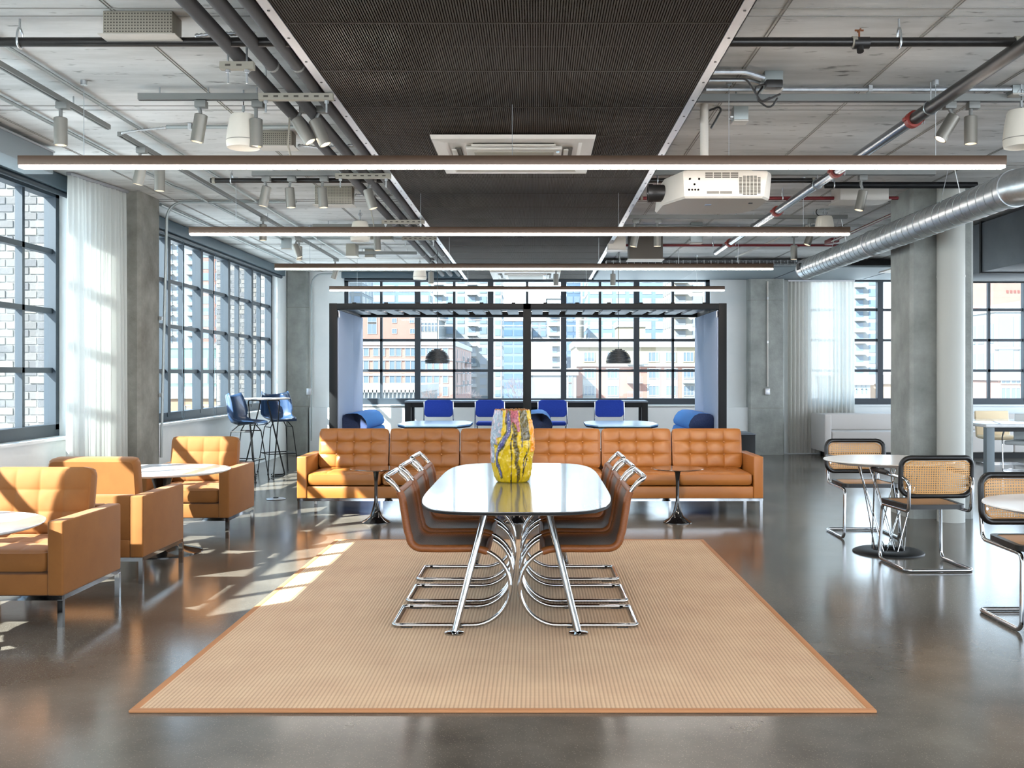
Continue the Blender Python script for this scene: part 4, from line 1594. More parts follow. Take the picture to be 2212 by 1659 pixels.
# vase
def make_vase():
    h, R_ = .465, .139
    prof = [(0, .66), (.02, .74), (.08, .82), (.2, .90), (.4, .97), (.55, 1.0), (.7, .95), (.85, .87), (.95, .80), (1.0, .76)]

    def rad(t):
        for (a, ra), (b, rb) in zip(prof[:-1], prof[1:]):
            if t <= b:
                return ra + (rb - ra) * (t - a) / (b - a)
        return prof[-1][1]
    from mathutils import noise
    NA, NT = 192, 130
    P = []

    def dpoly(a, t, pl_, ka=.55):
        best = 9
        for (a0, t0), (a1, t1) in zip(pl_[:-1], pl_[1:]):
            ax, ay = (a1 - a0) * ka, t1 - t0
            px, py = (a - a0) * ka, t - t0
            u = max(0, min(1, (px * ax + py * ay) / (ax * ax + ay * ay + 1e-9)))
            best = min(best, math.hypot(px - ax * u, py - ay * u))
        return best
    purple = [(-.17, .92), (-.2, .78), (-.25, .69), (-.41, .55), (-.66, .47), (-.80, .37), (-.77, .27), (-.66, .13)]
    streak = [(.06, .78), (.12, .62), (.18, .5), (.28, .40), (.24, .28), (.34, .14), (.38, .05)]
    line1 = [(-.02, .66), (-.02, .5), (-.03, .3), (-.05, .0)]
    line2 = [(.85, .7), (.9, .5), (.75, .3), (.6, .1)]
    line3 = [(.5, .62), (.52, .55), (.5, .5)]
    line4 = [(.75, .42), (.62, .3), (.62, .12)]
    cols = []
    yel = srgb(206, 172, 14)

    def mix(c1, c2, f):
        return tuple(c1[i] * (1 - f) + c2[i] * f for i in range(3))
    for i in range(NT + 1):
        t = i / NT
        row = []
        for j in range(NA):
            a = 2 * PI * j / NA - PI          # 0 = towards the camera
            n1 = noise.noise(Vector((math.cos(a) * 3, math.sin(a) * 3, t * 5)))
            n2 = noise.noise(Vector((math.cos(a) * 9, math.sin(a) * 9, t * 14 + 7)))
            n3 = noise.noise(Vector((math.cos(a) * 22, math.sin(a) * 22, t * 40 + 3)))
            a_ = a + .10 * n1
            t_ = t + .015 * n2
            c = mix(yel, srgb(176, 138, 8), max(0, n2))
            bumpv = 0
            back = abs(a) > 1.7
            if abs(a_ - .02) < .36 and t_ > .80 - .1 * (a_ > .2):
                c = mix(srgb(190, 104, 112), srgb(128, 66, 78), .5 + n3)
                bumpv = .004
            if a_ < -.55 and t_ > .52 - .25 * (a_ < -1.0) and not (-.75 < a_ and t_ < .62):
                c = mix(srgb(168, 176, 180), srgb(104, 122, 140), .5 + .8 * n3)
                if n2 > .25:
                    c = mix(c, srgb(206, 160, 160), .7)
                bumpv = .004
            if .42 < a_ < .95 and t_ > .58:
                c = mix(srgb(112, 100, 52), srgb(64, 54, 34), .5 + n3)
            if 1.0 < a_ < 1.45 and .42 < t_ < .86:
                c = mix(srgb(226, 128, 20), srgb(230, 150, 30), .5 + n3)
                bumpv = .006
            if back:
                c = mix(c, srgb(120, 126, 60), max(0, min(1, .5 + 2 * n1)))
            d = dpoly(a_, t_, streak)
            if d < .055 + .02 * n2:
                c = mix(srgb(62, 50, 22), srgb(128, 108, 20), .5 + 1.2 * n3)
                bumpv = -.004
            d = dpoly(a_, t_, purple)
            if d < .07:
                c = mix(srgb(62, 58, 24), srgb(90, 92, 30), .5 + n3)
            if d < .042:
                c = mix(srgb(92, 90, 136), srgb(70, 68, 116), .5 + n3)
                if n3 > .38:
                    c = srgb(206, 200, 190)
                bumpv = .004
            for ln_ in (line1, line2, line3, line4):
                if dpoly(a_, t_, ln_) < .015:
                    c = srgb(50, 40, 18)
                    bumpv = -.003
            if t > .985:
                c = mix(srgb(180, 110, 30), srgb(90, 60, 30), .5 + n3)
            cols.append(c)
            r = R_ * rad(t) * (1 + .065 * n1 + .045 * n2 + .018 * n3) + bumpv
            z = h * t + (.006 * n2 if t > .95 else 0) * 1.0
            row.append((r * math.sin(a), -r * math.cos(a), z))
        P.append(row)
    vs = [p for r in P for p in r]
    fs = []
    for i in range(NT):
        for j in range(NA):
            j2 = (j + 1) % NA
            fs.append((i * NA + j, i * NA + j2, (i + 1) * NA + j2, (i + 1) * NA + j))
    # rim and inside
    top = NT * NA
    for k, (sc, dz) in enumerate(((.90, -.002), (.86, -.06), (.84, -.3))):
        o_ = len(vs)
        for j in range(NA):
            x, y, z = P[NT][j]
            vs.append((x * sc, y * sc, (z if k == 0 else h) + dz))
            cols.append(srgb(120, 80, 30) if k == 0 else srgb(70, 52, 26))
        for j in range(NA):
            j2 = (j + 1) % NA
            fs.append((top + j, top + j2, o_ + j2, o_ + j))
        top = o_
    fs.append(tuple(top + j for j in range(NA)))
    fs.append(tuple(range(NA))[::-1])
    me = bpy.data.meshes.new('vase')
    me.from_pydata(vs, [], fs)
    at = me.color_attributes.new('glaze', 'FLOAT_COLOR', 'POINT')
    for i, c in enumerate(cols):
        at.data[i].color = (max(0, c[0]), max(0, c[1]), max(0, c[2]), 1)
    me.polygons.foreach_set('use_smooth', [True] * len(me.polygons))
    m = bpy.data.materials.new('painted_glaze')
    m.use_nodes = True
    p = m.node_tree.nodes['Principled BSDF']
    p.inputs['Roughness'].default_value = .28
    va = m.node_tree.nodes.new('ShaderNodeVertexColor')
    va.layer_name = 'glaze'
    m.node_tree.links.new(va.outputs[0], p.inputs['Base Color'])
    me.materials.append(m)
    o = link('ceramic_vase', me, None, (X(1107, 6.54), 6.54, TZT))
    tag(o, 'lumpy yellow painted ceramic vase standing on the dining table', 'vase')


make_vase()


# tufted cushions
def tuft(mb, w, h, t, nx, ny, M, groove=.013, dip=.024, crown=.3, edge=.024):
    def samples(L, n):
        out = []
        for c in range(n):
            for f in (0, .05, .14, .32, .5, .68, .86, .95):
                out.append((c + f) / n)
        out.append(1.0)
        return out
    us, vs_ = samples(w, nx), samples(h, ny)
    P, B = [], []
    for v in vs_:
        row, rb = [], []
        for u in us:
            x, y = (u - .5) * w, (v - .5) * h
            cx_ = 1 - abs(2 * u - 1) ** 5
            cy_ = 1 - abs(2 * v - 1) ** 5
            z = t / 2 * (1 - crown + crown * (cx_ * cy_) ** .5)
            gx = min([abs(u - k / nx) * w for k in range(1, nx)] or [9])
            gy = min([abs(v - k / ny) * h for k in range(1, ny)] or [9])
            z -= groove * (math.exp(-(gx / .009) ** 2) + math.exp(-(gy / .009) ** 2)) * (cx_ * cy_) ** .3
            if nx > 1 and ny > 1:
                z -= dip * math.exp(-(gx * gx + gy * gy) / .045 ** 2)
            rc = .04
            ax, ay = abs(x) - (w / 2 - rc), abs(y) - (h / 2 - rc)
            if ax > 0 and ay > 0:
                k_ = max(ax, ay) / math.hypot(ax, ay)
                x = math.copysign(w / 2 - rc + ax * k_, x)
                y = math.copysign(h / 2 - rc + ay * k_, y)
            row.append((x, y, z))
            rb.append((x * .985, y * .985, -t / 2 * .8))
        P.append(row)
        B.append(rb)
    mb2 = MB()
    mb2.grid(P)
    mb2.grid([r[::-1] for r in B])
    ring = lambda G: [G[0][j] for j in range(len(us))] + [G[i][-1] for i in range(1, len(vs_))] + [G[-1][j] for j in range(len(us) - 2, -1, -1)] + [G[i][0] for i in range(len(vs_) - 2, -1, -1)]
    r0, r1 = ring(P), ring(B)
    def exp(r, k, z):
        return [(x + math.copysign(k, x) * (abs(x) > w * .47), y + math.copysign(k, y) * (abs(y) > h * .47), z) for x, y, _ in r]
    mids = [exp(r0, edge * .35, t * .30), exp(r0, edge * .5, 0), exp(r0, edge * .35, -t * .28)]
    mb2.grid([r1] + mids[::-1] + [r0])
    mb.add(mb2.v, mb2.f, M)
    return mb


def cushion(name, w, h, t, nx, ny, M, m, parent, buttons=None, **kw):
    o = tuft(MB(), w, h, t, nx, ny, M, **kw).build(name, m, parent, ang=60)
    if buttons:
        bmesh_ = MB().lathe([(.0, .004), (.008, .002), (.010, -.002), (.010, -.006)][::-1], 10, caps=False).mesh('button', buttons)
        for i in range(1, nx):
            for j in range(1, ny):
                b = link('button', bmesh_, o)
                b.matrix_local = M @ Matrix.Translation(((i / nx - .5) * w, (j / ny - .5) * h, t / 2 - .028))
    return o


def lounge(name, label, cat, loc, rz, n, sw, fab, btn=None, nx=4, ny=3, legs=None, group=None, arm=.09, puff=1.0):
    """box armed lounge seating facing -y, n seats of width sw, origin at floor centre"""
    root = thing(name, label, cat, loc, rz, group)
    W = n * sw / 2 + arm
    D0, D1 = -.40, .40
    for s_ in (-1, 1):
        x0, x1 = sorted((s_ * W, s_ * (W - arm)))
        MB().rbox((x0, D0, .175), (x1, D1, .595), .012, 3).build('arm', fab, root)
    MB().rbox((-W + arm, D0 + .01, .175), (W - arm, D1, .295), .010).build('seat_base', fab, root)
    MB().rbox((-W + arm, D1 - .10, .29), (W - arm, D1 - .005, .595), .012).build('back_panel', fab, root)
    for i in range(n):
        cx_ = -W + arm + (i + .5) * sw
        M = Matrix.Translation((cx_, -.055, .367))
        cushion('seat_cushion', sw - .032, .66, .15, nx, ny, M, fab, root, btn, crown=.35, dip=.016 * puff, groove=.007 * puff)
        M = Matrix.Translation((cx_, .205, .632)) @ Matrix.Rotation(math.radians(-10), 4, 'X') @ Matrix.Rotation(PI / 2, 4, 'X')
        cushion('back_cushion', sw - .030, .40, .15, nx, ny, M, fab, root, btn, crown=.35, dip=.020 * puff, groove=.011 * puff)
    r = MB()
    for y in (D0 + .012, D1 - .012):
        r.box((-W + .004, y - .012, .150), (W - .004, y + .012, .176))
    for x in (-W + .016, W - .016):
        r.box((x - .012, D0 + .012, .150), (x + .012, D1 - .012, .176))
    r.build('base_rail', M_chrome, root)
    for x, y in (legs or [(-W + .016, D0 + .012), (W - .016, D0 + .012), (-W + .016, D1 - .012), (W - .016, D1 - .012)]):
        MB().box((x - .0145, y - .0145, 0), (x + .0145, y + .0145, .152)).build('leg', M_chrome, root)
    return root


ch1 = lounge('velvet_armchair', 'mustard velvet armchair nearest the camera, cut off by the left picture edge', 'armchair', (-3.05, 6.11, 0), 0, 1, .62, M_velvet, nx=4, ny=3, group='mustard armchairs', puff=.45)
copy_tree(ch1, None, 'mustard velvet armchair with its back turned, in the middle of the three', (-3.06, 7.30, 0), PI)
copy_tree(ch1, None, 'mustard velvet armchair farthest back, facing the round marble table', (-3.05, 9.20, 0), 0)
SXC = -.055
sofa = lounge('leather_sofa', 'long six seat tan leather sofa with buttoned cushions', 'sofa', (SXC, 10.58, 0), 0, 6, .745, M_leather, M_leather, 4, 3,
              legs=[(-2.31, -.388), (2.31, -.388), (-2.31, .388), (2.31, .388), (-.1, -.388), (.1, -.388), (-1.6, .388), (1.5, .388)], arm=.098)
for x in (-1.6, 1.5):
    MB().bar((x, .388, .06), (x, .1, .155), .012, .012).build('leg_brace', M_blackmat, sofa)

# pedestal tables
def pedestal_table(name, label, loc, r, h, topm, basem, rb, t=.02, stem=.03, group=None):
    root = thing(name, label, 'table', loc, 0, group)
    MB().lathe([(r * .94, h - t), (r * .985, h - t * .55), (r, h - .004), (r * .995, h), (0, h)], 56).build('tabletop', topm, root)
    b = [(rb, 0), (rb, .006), (rb * .93, .014), (rb * .70, .03), (rb * .42, .06), (rb * .24 + stem * .3, .12), (stem * 1.15, .2), (stem, h * .5), (stem * 1.05, h * .75), (stem * 1.7, h * .92), (stem * 3.0, h - t - .006), (stem * 3.2, h - t)]
    MB().lathe(b, 40).build('pedestal', basem, root)
    return root


pedestal_table('round_marble_table', 'round white marble table on a black pedestal between two mustard armchairs', (-2.98, 8.12, 0), .53, .66, M_marble, M_black, .31, .022, .05)
pedestal_table('round_marble_table', 'round white marble table at the left picture edge before the nearest armchair', (-3.05, 5.13, 0), .53, .66, M_marble, M_black, .31, .022, .05)
pedestal_table('tulip_side_table', 'small brown topped tulip side table before the left part of the sofa', (-1.53, 9.76, 0), .255, .52, M_stonetop, M_black, .14, .012, .016)
pedestal_table('tulip_side_table', 'small brown topped tulip side table before the right part of the sofa', (1.36, 9.76, 0), .255, .52, M_stonetop, M_black, .14, .012, .016)
pedestal_table('tulip_side_table', 'tulip side table in the middle, hidden behind the dining table', (-.18, 9.80, 0), .255, .52, M_stonetop, M_black, .14, .012, .016)

# wire base tables
def wire_table(label, loc, r, h):
    root = thing('wire_base_table', label, 'table', loc)
    MB().lathe([(r * .80, h - .034), (r * .97, h - .014), (r, h - .006), (r * .996, h), (0, h)], 64).build('tabletop', M_whitetop, root)
    MB().lathe([(.118, .004), (.118, .022), (.13, .026), (.25, .020), (.272, .010), (.275, .0), (.2, 0), (.12, 0)][::-1], 56, caps=False).build('base_ring', M_blackmat, root)
    MB().lathe([(.27, h - .046), (.27, h - .034)], 40).build('top_plate', M_blackmat, root)
    MB().lathe([(.117, .0), (.117, .003)], 24).build('base_floor', M_blackmat, root)
    n = 9
    for k in range(n):
        a = 2 * PI * k / n
        for s_ in (-1, 1):
            a2 = a + s_ * 1.15
            p = Vector((.24 * math.cos(a2), .24 * math.sin(a2), h - .04))
            q = Vector((.124 * math.cos(a + s_ * .1), .124 * math.sin(a + s_ * .1), .024))
            MB().cyl(p, q, .0036, 6).build('wire_rod', M_chrome, root)
    return root


wire_table('round white table with a twisted wire base between two cane chairs', (2.81, 8.115, 0), .50, .74)
wire_table('round white table cut off at the right picture edge', (2.865, 5.3, 0), .50, .74)


# cane chairs
def cane_chair(label, loc, rz):
    root = thing('cane_armchair', label, 'chair', loc, rz, 'cane cantilever chairs')
    hw = .245
    def side(s_):
        x = s_ * hw
        return [(x * 1.22, -.16, .685, 0), (x * 1.18, .08, .683, .06), (x * .94, .290, .668, .07), (x * .92, .262, .435, .05),
                (x * .92, -.235, .430, .05), (x * .98, -.255, .0135, .05), (x * 1.0, .27, .0135, .05)]
    l_, r_ = fillet(side(-1)), fillet([p for p in side(1)])
    path = fillet(side(-1)[:-1] + [(-hw, .27, .0135, .05), (hw, .27, .0135, .05)] + side(1)[:-1][::-1])
    MB().tube(path, .0125, 12).build('tube_frame', M_chrome, root, ang=60)
    for s_ in (-1, 1):
        mb = MB()
        x = s_ * hw * 1.21
        rows = []
        for y, w_, h_ in ((-.245, .012, .010), (-.235, .022, .016), (-.10, .026, .018), (.0, .022, .017), (.055, .014, .013)):
            q = rrect(w_ * 2, h_ * 2, min(w_, h_) * .9, 3, x, .694)
            rows.append([(a, y, b) for a, b in q + q[:1]])
        mb.grid(rows)
        mb.add(rows[0][:-1], [tuple(range(len(rows[0]) - 1))])
        mb.add(rows[-1][:-1], [tuple(range(len(rows[0]) - 1))[::-1]])
        mb.build('arm_pad', M_ebony, root)
    # seat
    w, d = .235, .23
    ring = []
    pr = rrect(2 * w, 2 * d, .06, 6)
    ring = [(x * (1 + .06 * (-y / d)), y - .015) for x, y in pr]
    inner = [(x * .86, (y + .015) * .86 - .015) for x, y in ring]
    mb = MB()
    n = len(ring)
    z0, z1 = .443, .475
    vs = [(x, y, z0) for x, y in ring] + [(x, y, z1) for x, y in ring] + [(x, y, z1) for x, y in inner] + [(x, y, z0) for x, y in inner]
    fs = []
    for i in range(n):
        j = (i + 1) % n
        fs += [(i, j, n + j, n + i), (n + i, n + j, 2 * n + j, 2 * n + i), (2 * n + i, 2 * n + j, 3 * n + j, 3 * n + i), (3 * n + i, 3 * n + j, j, i)]
    mb.add(vs, fs)
    st = mb.build('seat_frame', M_ebony, root)
    k = MB()
    g = [(x, y, z1 - .003) for x, y in inner]
    k.add(g, [tuple(range(n))])
    k.add([(x, y, z1 - .007) for x, y in inner], [tuple(range(n))[::-1]])
    o = k.build('seat_cane', M_caneseat, st)
    set_uv(o, lambda c: (c.x, c.y))
    # back
    bw, bh = .52, .285
    zc_b = .685
    outl = rrect(bw, bh, .075, 8)
    def bend(x, z):
        dip = -.022 * math.cos(x / bw * PI) if z > bh * .3 else 0
        return (x, .205 + .055 * (1 - (2 * x / bw) ** 2) + .02 * (z / bh), zc_b + z + dip)
    fr = [bend(x, z) for x, z in outl]
    bk = MB().tube(fr, .0185, 10, True).build('back_frame', M_ebony, root, ang=60)
    P, Q = [], []
    NX, NZ = 18, 8
    iw, ih = bw - .03, bh - .03
    for i in range(NZ + 1):
        z = -ih / 2 + ih * i / NZ
        P.append([bend(-iw / 2 + iw * j / NX * 1.0, z) for j in range(NX + 1)])
    # clip corners into the frame radius
    for i in range(NZ + 1):
        for j in range(NX + 1):
            z = -ih / 2 + ih * i / NZ
            over = max(0, abs(z) - (ih / 2 - .06))
            lim = iw / 2 - (.06 - math.sqrt(max(0, .06 ** 2 - over ** 2)))
            x = -iw / 2 + iw * j / NX
            x = x * lim / (iw / 2)
            P[i][j] = bend(x, z)
    o = MB().grid(P).build('back_cane', M_cane, bk, ang=80)
    set_uv(o, lambda c: (c.x, c.z))
    bd_ = [bend(x * .9, z * .83) for x, z in outl]
    MB().tube([(x, y - .003, z) for x, y, z in bd_], .004, 5, True).build('cane_bead', mat('cane_bead', srgb(196, 146, 88), .5) if 'cane_bead' not in MATS else MATS['cane_bead'], bk)
    for s_ in (-1, 1):
        MB().cyl((s_ * hw * .93, .285, .62), (s_ * hw * .90, .215, .62), .010, 8).build('back_bolt', M_chrome, root)
    return root


cc = cane_chair('cane back chair behind the wire base table, facing the camera', (2.885, 8.99, 0), 0)
copy_tree(cc, None, 'cane back chair with its back to the camera at the wire base table', (2.885, 7.56, 0), PI + .04)
copy_tree(cc, None, 'cane back chair cut off at the right picture edge', (2.90, 5.83, 0), 0)

# booth
BY0, BY1 = 13.4, 15.3
BX0, BX1 = -2.717, 2.515
BZ = 2.352
PW = .105
CX0, CX1 = -.165, -.06
booth = thing('meeting_booth', 'open black framed meeting booth with lilac side panels and a slatted roof', 'booth', ((BX0 + BX1) / 2, BY0, 0))
bo = booth.location.copy()
def bbx(name, a, b, m, rr=.004):
    mb = MB().rbox((a[0] - bo.x, a[1] - bo.y, a[2]), (b[0] - bo.x, b[1] - bo.y, b[2]), rr)
    return mb.build(name, m, booth)
for x0 in (BX0, CX0, BX1 - PW):
    for y0 in ((BY0, BY1 - PW) if x0 != CX0 else (BY0,)):
        bbx('post', (x0, y0, 0), (x0 + PW, y0 + PW, BZ), M_blackmat)
for y0 in (BY0, BY1 - PW):
    bbx('top_beam', (BX0 + PW, y0, BZ - .082), (BX1 - PW, y0 + PW, BZ - .002), M_blackmat)
for x0 in (BX0, BX1 - PW):
    bbx('side_beam', (x0, BY0 + PW, BZ - .08), (x0 + PW, BY1 - PW, BZ - .002), M_blackmat)
for s_, x0, x1 in ((-1, BX0 + PW, BX0 + PW + .02), (1, BX1 - PW - .02, BX1 - PW)):
    ym = (BY0 + BY1) / 2 + .15
    bbx('side_panel', (x0, BY0 + .02, .04), (x1, ym - .004, BZ - .09), M_lilac)
    bbx('side_panel', (x0, ym + .004, .04), (x1, BY1 - .01, BZ - .09), M_lilac)
    xo = BX0 + .01 if s_ < 0 else BX1 - .03
    bbx('outer_panel', (xo, BY0 + PW, .04), (xo + .02, BY1 - PW, BZ - .09), M_blackmat)
for xa, xb in ((BX0 + PW, CX0), (CX1, BX1 - PW)):
    n = 10
    pitch = (xb - xa) / n
    for k in range(n):
        bbx('roof_slat', (xa + k * pitch + .004, BY0 + PW, BZ - .05), (xa + k * pitch + pitch * .66, BY1 - PW, BZ - .02), M_ductgrey, .003)
    bbx('roof_batten', (xa, (BY0 + BY1) / 2 - .3, BZ - .02), (xb, (BY0 + BY1) / 2 + .3, BZ - .004), M_blackmat)
for k in range(12):
    x = BX0 + .3 + k * .42
    bbx('roof_bracket', (x, BY0 + .02, BZ - .002), (x + .05, BY0 + .05, BZ + .012), M_blackmat, .003)
for x0, x1 in ((BX0 + PW, BX0 + PW + .03), (BX1 - PW - .03, BX1 - PW)):
    bbx('clip_bracket', (x0, BY0 + .02, BZ - .19), (x1, BY0 + .05, BZ - .1), M_alu)
bbx('floor_plinth', (BX0 + .02, BY1 - .12, 0.001), (BX1 - .02, BY1 - .06, .04), M_blackmat)

# booth benches (seat towards +x when rz = 0)
def bench(label, loc, rz):
    root = thing('booth_bench', label, 'bench', loc, rz, 'blue booth benches')
    L = .78
    MB().rbox((0, -L, .0), (.62, L, .16), .01).build('plinth', M_blackmat, root)
    def roll(name, pr, m, me_):
        n = len(pr)
        mb = MB()
        vs = [(x, -L + .012, z) for x, z in pr] + [(x, L - .012, z) for x, z in pr]
        mb.add(vs, [(i, (i + 1) % n, n + (i + 1) % n, n + i) for i in range(n)])
        o = mb.build(name, m, root, ang=50)
        for y, f in ((-L, 1), (L, -1)):
            e = MB()
            q = [(x, y, z) for x, z in pr]
            e.add(q, [tuple(range(n))[::f]])
            yy = y + f * .012
            e.add(q + [(x, yy, z) for x, z in pr], [(i, (i + 1) % n, n + (i + 1) % n, n + i) for i in range(n)])
            # weld the rim to the face so that the cap is one piece
            me_o = e.build('end_cap', me_, o, ang=50)
            bm = bmesh.new()
            bm.from_mesh(me_o.data)
            bmesh.ops.remove_doubles(bm, verts=bm.verts[:], dist=.0005)
            bm.to_mesh(me_o.data)
            bm.free()
        return o
    roll('seat_cushion', rrect(.60, .30, .07, 6, .32, .31), M_bluewool, M_navywool)
    roll('lower_back_cushion', [(.0, .44), (.34, .46), (.36, .50), (.35, .60), (.33, .655), (.28, .675), (0, .67)], M_bluewool, M_navywool)
    pr = [(.0, .665), (.29, .665), (.325, .69), (.335, .735), (.31, .80), (.26, .862), (.20, .89), (.13, .892), (.05, .885), (.01, .86), (.0, .82)]
    roll('headrest_roll', pr, M_bluewool, M_navywool)
    return root


b0 = bench('blue booth bench against the left lilac panel', (BX0 + PW + .022, 14.42, 0), 0)
copy_tree(b0, None, 'blue booth bench against the right lilac panel', (BX1 - PW - .022, 14.42, 0), PI)
copy_tree(b0, None, 'blue booth bench in the booth middle, facing right, beside the vase', (-.105, 14.42, 0), 0)
copy_tree(b0, None, 'blue booth bench in the booth middle, facing left, behind the vase', (-.125, 14.42, 0), PI)

def booth_table(label, x):
    root = thing('booth_table', label, 'table', (x, 14.35, 0))
    w, l, c = .50, .74, .25
    poly = [(-w + c * .6, -l), (w - c * .6, -l), (w, -l + c * 1.6), (w, l - c * 1.6), (w - c * .6, l), (-w + c * .6, l), (-w, l - c * 1.6), (-w, -l + c * 1.6)]
    MB().prism(poly, .712, .73).build('tabletop', M_palebluetop, root)
    MB().prism([(a * .985, b * .985) for a, b in poly], .69, .712).build('edge_core', M_blackmat, root)
    for yy in (-.35, .35):
        MB().rbox((-.05, yy - .04, .03), (.05, yy + .04, .69), .01).build('column', M_blackmat, root)
        MB().rbox((-.3, yy - .05, 0), (.3, yy + .05, .03), .008).build('foot', M_blackmat, root)
    MB().add([(-.25, -.4, .69), (.25, -.4, .69), (.06, -.3, .62), (-.06, -.3, .62), (-.25, .4, .69), (.25, .4, .69), (.06, .3, .62), (-.06, .3, .62)],
             [(0, 1, 2, 3), (7, 6, 5, 4), (3, 2, 6, 7), (1, 5, 6, 2), (0, 3, 7, 4)]).build('underframe', M_blackmat, root)
    return root


booth_table('pale blue faceted table in the left bay of the booth', -1.40)
booth_table('pale blue faceted table in the right bay of the booth', 1.19)

# louvred pendants
def louvre_pendant(label, px):
    D = 14.4
    r, h = .178, .195
    zb = Z(785, D)
    root = thing('louvred_pendant', label, 'lamp', (X(px, D), D, zb))
    n = 11
    for k in range(n):
        t = k / (n - 1)
        ro = r * math.sqrt(max(.05, 1 - (t * .96) ** 2.2))
        if k == 0:
            ro = r * .98
        ri = ro - .045 if ro > .07 else .004
        z = h * t * .97
        MB().lathe([(ri, z + .003), (ro, z), (ro, z + .0150), (ri, z + .0165), (ri, z + .003)], 36, caps=False).build('louvre_ring', M_ebony, root)
    for k in range(3):
        a = 2 * PI * k / 3 + .5
        pts = [(.09 * math.cos(a), .09 * math.sin(a), 0), (.085 * math.cos(a), .085 * math.sin(a), h * .6), (.03 * math.cos(a), .03 * math.sin(a), h * .97)]
        MB().tube(pts, .005, 5).build('rib', M_ebony, root)
    MB().lathe([(0, .02), (.03, .03), (.042, .07), (.03, .11), (.014, .14), (.014, h)], 16, caps=False).build('bulb', M_brown, root)
    MB().cyl((0, 0, h), (0, 0, CEIL - zb), .004, 6).build('cord', M_plast_d, root)
    return root


louvre_pendant('black louvred dome pendant in the left bay of the booth', 945)
louvre_pendant('black louvred dome pendant in the right bay of the booth', 1336)

# window counter and stools
wcx0, wcx1 = X(875, 16.6), X(1399, 16.6)
wc = thing('window_counter', 'long dark high counter along the far window', 'counter', ((wcx0 + wcx1) / 2, 16.75, 0))
hwc = (wcx1 - wcx0) / 2
MB().rbox((-hwc, -.2, .955), (hwc, .35, .985), .004).build('counter_top', M_ductgrey, wc)
MB().box((-hwc + .02, -.18, .88), (hwc - .02, -.15, .955)).build('apron', M_blackmat, wc)
for s_ in (-1, 1):
    for y0 in (-.2, .25):
        MB().rbox((s_ * hwc - (.1 if s_ > 0 else 0), y0, 0), (s_ * hwc + (.1 if s_ < 0 else 0), y0 + .1, .955), .004).build('leg', M_blackmat, wc)
MB().box((-.4, .2, .5), (.4, .3, .88)).build('cable_box', M_blackmat, wc)

def blue_stool(label, x):
    root = thing('blue_counter_stool', label, 'stool', (x, 16.05, 0), 0, 'blue stools at the window counter')
    MB().rbox((-.215, -.2, .615), (.215, .22, .672), .025, 3).build('seat', M_bluechair, root)
    q = rrect(.44, .265, .06, 6, 0, .885)
    n = len(q)
    mb = MB()
    rows = []
    for dy, sc in ((.0, .94), (.008, 1.0), (.032, 1.0), (.04, .94)):
        rows.append([(x_ * sc, -.215 + dy - .03 * (1 - (x_ / .22) ** 2), .885 + (z - .885) * sc) for x_, z in q + q[:1]])
    mb.grid(rows)
    mb.add(rows[0][:-1], [tuple(range(n))])
    mb.add(rows[-1][:-1], [tuple(range(n))[::-1]])
    mb.build('backrest', M_bluechair, root)
    for s_ in (-1, 1):
        MB().tube(fillet([(s_ * .225, -.195, .99, 0), (s_ * .23, -.2, .64, .05), (s_ * .235, -.24, .0, 0)]), .0115, 10).build('back_leg', M_chrome, root)
        MB().tube([(s_ * .215, .19, .62), (s_ * .235, .24, 0)], .0115, 10).build('front_leg', M_chrome, root)
        MB().tube([(s_ * .228, -.2, .60), (s_ * .216, .19, .60)], .010, 8).build('side_rail', M_chrome, root)
    for y in (-.225, .228):
        MB().tube([(-.23, y, .22), (.23, y, .22)], .010, 8).build('foot_rail', M_chrome, root)
    return root


s0 = blue_stool('royal blue counter stool, leftmost of four at the window', X(947.5, 15.85))
for lab, px in (('royal blue counter stool, second of four at the window, left of the vase', 1058),
                ('royal blue counter stool, third of four at the window, right of the booth post', 1193.5),
                ('royal blue counter stool, rightmost of four at the window', 1316.5)):
    copy_tree(s0, None, lab, (X(px, 15.85), 16.05, 0))

# bar table with bent wire legs
bt = thing('bar_table', 'tall thin topped bar table with crossed wire legs by the left window', 'table', (-3.76, 14.1, 0))
MB().lathe([(.335, 1.068), (.352, 1.078), (.352, 1.088), (0, 1.09)], 44).build('tabletop', M_whitetop, bt)
for k in range(4):
    a = PI / 4 + k * PI / 2 + .25
    M = Matrix.Rotation(a, 4, 'Z') @ Matrix.Translation((.19, 0, 0))
    pts = fillet([(-.02, -.03, .014, 0), (.10, -.11, .014, .03), (-.01, .12, 1.06, .03), (-.01, -.12, 1.06, .03), (.10, .11, .014, .03), (-.02, .03, .014, 0)])
    MB().tube(pts, .0085, 8, M=M).build('wire_leg', M_blackmat, bt)

